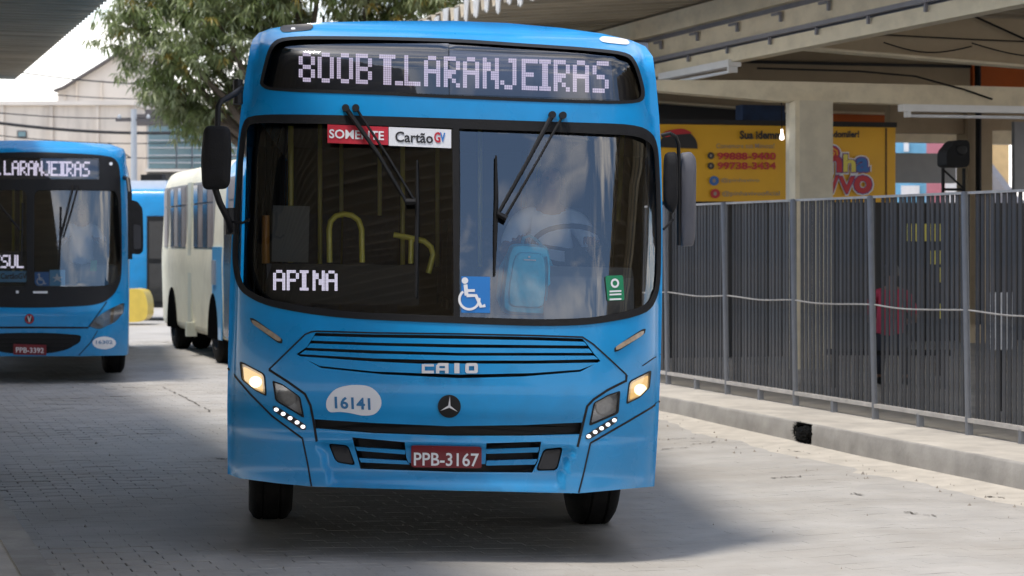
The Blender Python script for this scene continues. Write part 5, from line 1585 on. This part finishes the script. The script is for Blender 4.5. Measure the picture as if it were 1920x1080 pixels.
pole = thing('utility_pole', 'slim grey utility pole in front of the cream warehouse', 'pole', (wx(251, 66), 66, 0))
MB().tube([(0, 0, 0), (0, 0, wz(205, 66))], [0.11, 0.08], 10).build('shaft', M['mullion'], pole, smooth=True)
MB().box((0, 0, wz(225, 66)), (1.0, 0.08, 0.08)).build('crossarm', M['slate'], pole)
for xx in (-0.4, 0.4): MB().lathe([(0.0, 0), (0.05, 0), (0.06, 0.05), (0.03, 0.1), (0.0, 0.12)], 8, 'z', (xx, 0, wz(225, 66) + 0.04)).build('insulator', M['mullion'], pole)
MB().tube([(0, 0, wz(300, 66)), (-0.7, -0.1, wz(268, 66))], 0.02, 6).build('stay', M['wire'], pole)

# ------------------------------------------------------------------ the tree
def leaf_mat(name, col, col2):
    m, t = node_mat(name)
    n, l = t.nodes, t.links.new
    o = n.new('ShaderNodeOutputMaterial')
    ge = n.new('ShaderNodeNewGeometry')
    tx = n.new('ShaderNodeTexNoise'); tx.inputs['Scale'].default_value = 2.6; tx.inputs['Detail'].default_value = 5
    l(ge.outputs['Position'], tx.inputs['Vector'])
    mi = n.new('ShaderNodeMix'); mi.data_type = 'RGBA'
    mr = n.new('ShaderNodeMapRange'); mr.inputs['From Min'].default_value, mr.inputs['From Max'].default_value = 0.35, 0.65
    l(tx.outputs['Fac'], mr.inputs['Value']); l(mr.outputs[0], mi.inputs['Factor'])
    mi.inputs['A'].default_value = (*col, 1); mi.inputs['B'].default_value = (*col2, 1)
    p = n.new('ShaderNodeBsdfPrincipled'); p.inputs['Roughness'].default_value = 0.42
    l(mi.outputs['Result'], p.inputs['Base Color'])
    tr = n.new('ShaderNodeBsdfTranslucent'); l(mi.outputs['Result'], tr.inputs[0])
    ms = n.new('ShaderNodeMixShader'); ms.inputs[0].default_value = 0.36
    l(p.outputs[0], ms.inputs[1]); l(tr.outputs[0], ms.inputs[2]); l(ms.outputs[0], o.inputs[0])
    return m
M['leaf'] = leaf_mat('mango_leaf', (0.14, 0.19, 0.055), (0.23, 0.26, 0.12))
M['leaf_pale'] = leaf_mat('pale_underside_leaf', (0.26, 0.30, 0.16), (0.32, 0.35, 0.20))
M['leaf_yellow'] = leaf_mat('yellowing_leaf', (0.24, 0.20, 0.04), (0.30, 0.21, 0.05))
M['bark'] = mat('tree_bark', (0.10, 0.075, 0.055), 0.9, var=0.3, scale=8, bump=0.8, bscale=25)
YT = 46.0
tree = thing('tree', 'large leafy tree with drooping narrow leaves standing behind the big blue bus', 'tree', (wx(560, YT), YT, 0))
tb = Vector((wx(560, YT), YT, 0))
lumps = [(245, 55, 0.85, 0), (300, 0, 1.1, 0.5), (325, 120, 1.0, -0.4), (330, 205, 0.62, 0.1), (285, 150, 0.62, 0.4), (405, 60, 1.2, -0.8), (410, 180, 0.85, 0.3), (450, 215, 0.7, 1.0), (385, 225, 0.45, -0.2), (500, 20, 1.35, 0.2), (480, 120, 1.1, 0.8),
         (610, -50, 1.5, -0.3), (600, 60, 1.3, 1.2), (720, -40, 1.35, 0.4), (700, 40, 1.0, 1.0), (800, -20, 0.9, 0.3), (840, 10, 0.55, 0.8), (420, -80, 1.6, 0.6), (540, -140, 1.6, 0.5), (680, -150, 1.5, 0.8), (330, -90, 1.2, 1.2), (560, 130, 1.3, 1.6), (540, -60, 1.3, -1.2)]
rng = random.Random(11)
mb = MB()
def leaf(base, d, up, ln, w, mi):
    s = d.cross(up).normalized() * w
    m_ = base + d * ln * 0.5 + Vector((0, 0, -0.02 * ln)); e = base + d * ln + Vector((0, 0, -0.22 * ln))
    f_ = up * w * 0.35
    mb.add([base, m_ - s + f_, m_, m_ + s + f_, e], [(0, 1, 2), (0, 2, 3), (1, 4, 2), (2, 4, 3)], mi)
for (px_, py_, r_, dy) in lumps:
    c = Vector((wx(px_, YT), YT + dy, wz(py_, YT))) - tb
    n_c = int(120 * r_ * r_ * 1.75)
    for _ in range(n_c):
        v = Vector((rng.gauss(0, 1), rng.gauss(0, 1), rng.gauss(0, 1))).normalized()
        rad = r_ * (rng.random() ** 0.45) * (1 + 0.28 * noise.noise(v * 2.2 + c))
        p = c + Vector((v.x * rad, v.y * rad, v.z * rad * 0.88))
        if noise.noise(p * 1.15) < -0.22: continue
        roll = rng.random()
        mi = 2 if roll < 0.035 else (1 if roll < 0.26 else 0)
        k = rng.randint(8, 13)
        a0 = rng.random() * 6.28
        ax = (v + Vector((0, 0, 0.5))).normalized()
        for j in range(k):
            a = a0 + j * 2.4
            h = Vector((math.cos(a), math.sin(a), 0))
            d = (h * rng.uniform(0.5, 1) + ax * rng.uniform(-0.1, 0.5) + Vector((0, 0, rng.uniform(-1.0, 0.05)))).normalized()
            up = (Vector((0, 0, 1)) - d * d.z + h * 0.15).normalized()
            leaf(p + Vector((rng.uniform(-.04, .04), rng.uniform(-.04, .04), rng.uniform(-.05, .05))), d, up, rng.uniform(0.15, 0.28), rng.uniform(0.017, 0.028), mi)
crown = mb.build('crown', [M['leaf'], M['leaf_pale'], M['leaf_yellow']], tree, fix=False)
limbs = MB()
top = Vector((0, 0, 2.6))
limbs.tube([(0, 0, 0), (0.03, 0, 0.8), (-0.02, 0.03, 1.8), top], [0.34, 0.25, 0.22, 0.2], 12)
limbs.build('trunk', M['bark'], tree, smooth=True)
for (px_, py_, r_, dy) in lumps[:19]:
    c = Vector((wx(px_, YT), YT + dy, wz(py_, YT))) - tb
    mid_ = top + (c - top) * 0.5 + Vector((rng.uniform(-.3, .3), rng.uniform(-.2, .2), 0.35))
    e = c + Vector((0, 0, 0.3 * r_))
    pts = []
    for i in range(9):
        t = i / 8
        p = top * (1 - t) ** 2 + mid_ * 2 * t * (1 - t) + e * t * t
        pts.append(p + Vector((rng.uniform(-.04, .04), rng.uniform(-.04, .04), rng.uniform(-.04, .04))))
    MB().tube(pts, [0.13 - 0.105 * i / 8 for i in range(9)], 7).build('limb', M['bark'], tree, smooth=True)
# low growth along the far edge of the yard
# ------------------------------------------------------------------ people
def skin_mesh(name, chains, m, parent, root, sub=2, extra=None):
    """one continuous surface grown round a skeleton; chains: lists of (key, point, radius)"""
    keys, vs, rad, es = {}, [], [], []
    for ch in chains:
        prev = None
        for key, p, r_ in ch:
            if key not in keys:
                keys[key] = len(vs); vs.append(tuple(p)); rad.append(r_)
            if prev is not None and (prev, keys[key]) not in es: es.append((prev, keys[key]))
            prev = keys[key]
    me = bpy.data.meshes.new(name)
    me.from_pydata(vs, es, [])
    o = bpy.data.objects.new(name, me)
    COL.objects.link(o)
    sk = o.modifiers.new('skin', 'SKIN'); sk.use_smooth_shade = True
    for i, d in enumerate(me.skin_vertices[0].data if me.skin_vertices else []):
        pass
    if not me.skin_vertices:
        b = bmesh.new(); b.from_mesh(me); b.verts.layers.skin.verify(); b.to_mesh(me); b.free()
    for i, d in enumerate(me.skin_vertices[0].data):
        rr = rad[i]
        d.radius = rr if isinstance(rr, tuple) else (rr, rr)
        d.use_root = (i == keys[root])
    ss = o.modifiers.new('sub', 'SUBSURF'); ss.levels = sub; ss.render_levels = sub
    bpy.context.view_layer.update()
    ev = o.evaluated_get(bpy.context.evaluated_depsgraph_get())
    nm = bpy.data.meshes.new_from_object(ev)
    o.modifiers.clear()
    o.data = nm
    nm.name = name
    if extra:
        b = bmesh.new(); b.from_mesh(nm)
        tmp = bpy.data.meshes.new('tmp'); extra.f and tmp.from_pydata(extra.v, [], extra.f)
        b.from_mesh(tmp); b.to_mesh(nm); b.free(); bpy.data.meshes.remove(tmp)
    nm.materials.clear(); nm.materials.append(m)
    nm.polygons.foreach_set('use_smooth', [True] * len(nm.polygons))
    o.parent = parent
    return o
def seated_person(label, loc, rot, shirt, lean=0.10, reach=True, look=0.0):
    """seated figure facing -y, hip at the origin of the seat plane; loc is the floor point below the hips"""
    t = thing('person', label, 'person', loc, rot)
    H = 0.50
    hip = Vector((0, 0, H)); dx = Vector((0, -lean, 0))
    waist = hip + Vector((0, -lean * 0.3, 0.20)); chest = hip + Vector((0, -lean * 0.8, 0.40)); neckb = hip + Vector((0, -lean, 0.56)); 
    neck = neckb + Vector((0, -0.015, 0.07)); chin = neck + Vector((0, -0.035, 0.06)); head = chin + Vector((0, 0.01, 0.09)); crownp = head + Vector((0, 0.01, 0.075))
    torso = [('hip', hip, (0.15, 0.12)), ('waist', waist, (0.14, 0.11)), ('chest', chest, (0.155, 0.12)), ('neckb', neckb, (0.10, 0.08)), ('neck', neck, 0.055), ('chin', chin, (0.058, 0.066)), ('head', head, (0.076, 0.092)), ('crown', crownp, (0.05, 0.062))]
    chains = [torso]; sleeves = []; hands = MB()
    for s in (-1, 1):
        sh = neckb + Vector((s * 0.185, 0.0, -0.04))
        if reach:
            el = sh + Vector((s * 0.10, -0.17, -0.20)); wr = el + Vector((-s * 0.06, -0.23, 0.07))
        else:
            el = sh + Vector((s * 0.08, -0.06, -0.27)); wr = el + Vector((-s * 0.10, -0.22, -0.02))
        hd = wr + (wr - el).normalized() * 0.075
        chains.append([('neckb', neckb, 0), ('sh%d' % s, sh, 0.062), ('el%d' % s, el, 0.043), ('wr%d' % s, wr, 0.029), ('palm%d' % s, hd, (0.038, 0.020))])
        kn = hip + Vector((s * 0.14, -0.43, 0.03)); an = kn + Vector((0, 0.02, -0.42)); toe = an + Vector((s * 0.02, -0.15, -0.045))
        hp = hip + Vector((s * 0.10, -0.02, -0.01))
        chains.append([('hip', hip, 0), ('hp%d' % s, hp, 0.092), ('kn%d' % s, kn, 0.062), ('an%d' % s, an, 0.042), ('toe%d' % s, toe, (0.042, 0.03))])
        sleeves.append([('neckb', neckb, 0), ('sh%d' % s, sh, 0.078), ('el%d' % s, el * 0.85 + sh * 0.15, 0.062)])
        dirn = (hd - wr).normalized(); side = dirn.cross(Vector((0, 0, 1))).normalized()
        for k in range(4):
            b0 = hd + side * (k - 1.5) * 0.018 + dirn * 0.01
            ln = (0.062, 0.072, 0.068, 0.052)[k]
            hands.tube([b0, b0 + dirn * ln * 0.45 + Vector((0, 0, 0.004)), b0 + dirn * ln * 0.75 - Vector((0, 0, 0.018)), b0 + dirn * ln * 0.7 - Vector((0, 0, 0.040))], [0.0095, 0.009, 0.008, 0.006], 6)
        th = wr + dirn * 0.03 - side * s * 0.0 + side * (-s) * 0.03
        hands.tube([th, th + dirn * 0.03 + side * (-s) * 0.018, th + dirn * 0.055 + side * (-s) * 0.012 - Vector((0, 0, 0.015))], [0.012, 0.010, 0.007], 6)
    face = MB()
    fc = head + Vector((0, -0.088, -0.02))
    face.add([fc + Vector((0, -0.004, 0.045)), fc + Vector((-0.016, 0.004, 0.0)), fc + Vector((0, -0.026, 0.002)), fc + Vector((0.016, 0.004, 0.0)), fc + Vector((0, 0.004, -0.012))], [(0, 1, 2), (0, 2, 3), (1, 4, 2), (2, 4, 3)])
    for s in (-1, 1):
        face.lathe([(0.0, -0.012), (0.018, -0.010), (0.026, 0.0), (0.02, 0.008), (0, 0.01)], 8, 'x', head + Vector((s * 0.078, 0.01, -0.005)))
    face.add(hands.v, hands.f)
    body = skin_mesh('body', chains, M['skin'], t, 'hip', 2, face)
    sc_ = lambda k, p, r_, f: (k, p, tuple(q * f for q in r_) if isinstance(r_, tuple) else r_ * f)
    skin_mesh('shirt', [[sc_(*q, 1.14) for q in torso[:4]]] + sleeves, shirt, t, 'hip')
    skin_mesh('trousers', [[('hip', hip, (0.165, 0.13))] + [sc_(k, p, r_, 1.22) for k, p, r_ in ch[1:4]] for ch in chains if ch[1][0].startswith('hp')], M['trousers'], t, 'hip')
    for ch in chains:
        if ch[1][0].startswith('hp'):
            a, b_ = ch[3][1], ch[4][1]
            MB().tube([a + Vector((0, 0.05, -0.05)), a + Vector((0, 0, -0.05)), (a + b_) / 2 + Vector((0, 0, -0.03)), b_, b_ + Vector((0, -0.04, 0))], [0.03, 0.05, 0.05, 0.045, 0.02], 10).build('shoe', M['black'], t, smooth=True)
    hm = MB()
    bmh = bmesh.new(); bmesh.ops.create_icosphere(bmh, subdivisions=3, radius=1.0)
    hc = head + Vector((0, 0.018, 0.022))
    idx = {}
    for v in bmh.verts:
        c = v.co
        if c.y < -0.35 and c.z < 0.45: continue
        if c.z < -0.55: continue
        idx[v.index] = len(hm.v)
        k = 1 + 0.05 * noise.noise(c * 6)
        hm.v.append((hc.x + c.x * 0.089 * k, hc.y + c.y * 0.103 * k, hc.z + c.z * 0.105 * k))
    for f in bmh.faces:
        if all(v.index in idx for v in f.verts): hm.f.append(tuple(idx[v.index] for v in f.verts)); hm.mi.append(0)
    bmh.free()
    hm.build('hair', M['hair'], t, smooth=True)
    for s in (-1, 1):
        MB().lathe([(0.0, -0.008), (0.009, -0.005), (0.011, 0.0), (0.0, 0.006)], 8, 'y', head + Vector((s * 0.031, -0.086, 0.008))).build('eye', M['eye'], t)
    MB().box(head + Vector((0, -0.084, -0.062)), (0.045, 0.012, 0.010)).build('mouth', M['plate'], t)
    return t
def in_bus(fr, p): return fr.m @ Vector(p)
drv = seated_person('driver in a pale blue shirt at the wheel of the 800B bus', in_bus(FB, (0.70, 1.62, 0.955)), FB.rot, M['shirt'], 0.06)
drv.scale = (1.04, 1.04, 1.04)
drv2 = copy_tree(drv)
drv2.location = in_bus(FL, (0.62, 1.5, 0.90)); drv2.rotation_euler = FL.rot
drv2['label'] = 'driver in a pale blue shirt at the wheel of the left-hand waiting bus'
tag(drv, group='bus drivers'); tag(drv2, group='bus drivers')
rp = seated_person('person in a red shirt sitting behind the fence slats', ptw(11.42, 24.6, 0.172), (0, 0, PHI + R(150)), M['red_shirt'], 0.22, False)
bench = thing('bench', 'low dark bench behind the fence, under the person in red', 'bench', ptw(11.42, 24.6, 0.172), (0, 0, PHI + R(150)))
MB().box((0, 0.02, 0.40), (1.4, 0.38, 0.05)).build('seat', M['dark_metal'], bench)
for xx in (-0.6, 0.6):
    for yy in (-0.12, 0.16): MB().box((xx, yy, 0.19), (0.05, 0.05, 0.37)).build('leg', M['dark_metal'], bench)

# ------------------------------------------------------------------ backpack standing on the dashboard
bp0 = FB.plane(988, 580, 0.42)
bp = thing('backpack', 'light blue backpack propped on the dashboard behind the right windscreen pane', 'backpack', in_bus(FB, (bp0.x, 0.47, 1.44)), (0, BUS_ROLL + R(1.5), BUS_YAW))
def cushion(pts, y0, y1, bulge, n=10):
    """padded panel from an outline in x, z"""
    o = rounded(pts, 0.3, 4); k = len(o)
    cx = sum(p[0] for p in o) / k; cz = sum(p[1] for p in o) / k
    mb = MB()
    lay = [(0.0, 0.0), (0.45, 0.05), (0.75, 0.16), (0.92, 0.40), (1.0, 0.75), (1.0, 1.0), (0.0, 1.0)]
    for s, d in lay:
        mb.v += [(cx + (x - cx) * s, y0 - bulge * (1 - d) + (y1 - y0) * max(0, d - 0.4) / 0.6, cz + (z - cz) * s) for x, z in o]
    for i in range(len(lay) - 1):
        mb.f += [(i * k + j, i * k + (j + 1) % k, (i + 1) * k + (j + 1) % k, (i + 1) * k + j) for j in range(k)]
    mb.mi = [0] * len(mb.f)
    return mb
cushion([(-0.145, 0.0), (-0.150, 0.12), (-0.130, 0.36), (-0.105, 0.43), (0.105, 0.43), (0.130, 0.36), (0.150, 0.12), (0.145, 0.0)], 0.0, 0.12, 0.045).build('main_body', M['backpack'], bp, smooth=True)
cushion([(-0.115, 0.04), (-0.120, 0.15), (-0.100, 0.33), (-0.075, 0.385), (0.075, 0.385), (0.100, 0.33), (0.112, 0.15), (0.105, 0.04)], -0.035, 0.0, 0.035).build('front_pocket', M['backpack'], bp, smooth=True)
MB().tube([(0.098, -0.055, 0.36), (0.108, -0.06, 0.30), (0.112, -0.06, 0.14), (0.105, -0.06, 0.06)], 0.007, 6).build('zip', M['backpack_dark'], bp, smooth=True)
MB().tube([(-0.045, 0.05, 0.42), (-0.035, 0.04, 0.465), (0.0, 0.035, 0.48), (0.05, 0.04, 0.45), (0.085, 0.03, 0.41)], 0.010, 8).build('carry_handle', M['backpack_dark'], bp, smooth=True)
for s in (-1, 1):
    MB().tube([(s * 0.10, 0.10, 0.40), (s * 0.155, 0.13, 0.28), (s * 0.165, 0.12, 0.10), (s * 0.13, 0.10, 0.02)], 0.014, 8).build('shoulder_strap', M['backpack_dark'], bp, smooth=True)
MB().box((-0.005, -0.073, 0.352), (0.012, 0.004, 0.012)).box((0, -0.0735, 0.334), (0.072, 0.004, 0.007)).build('logo', M['white'], bp)
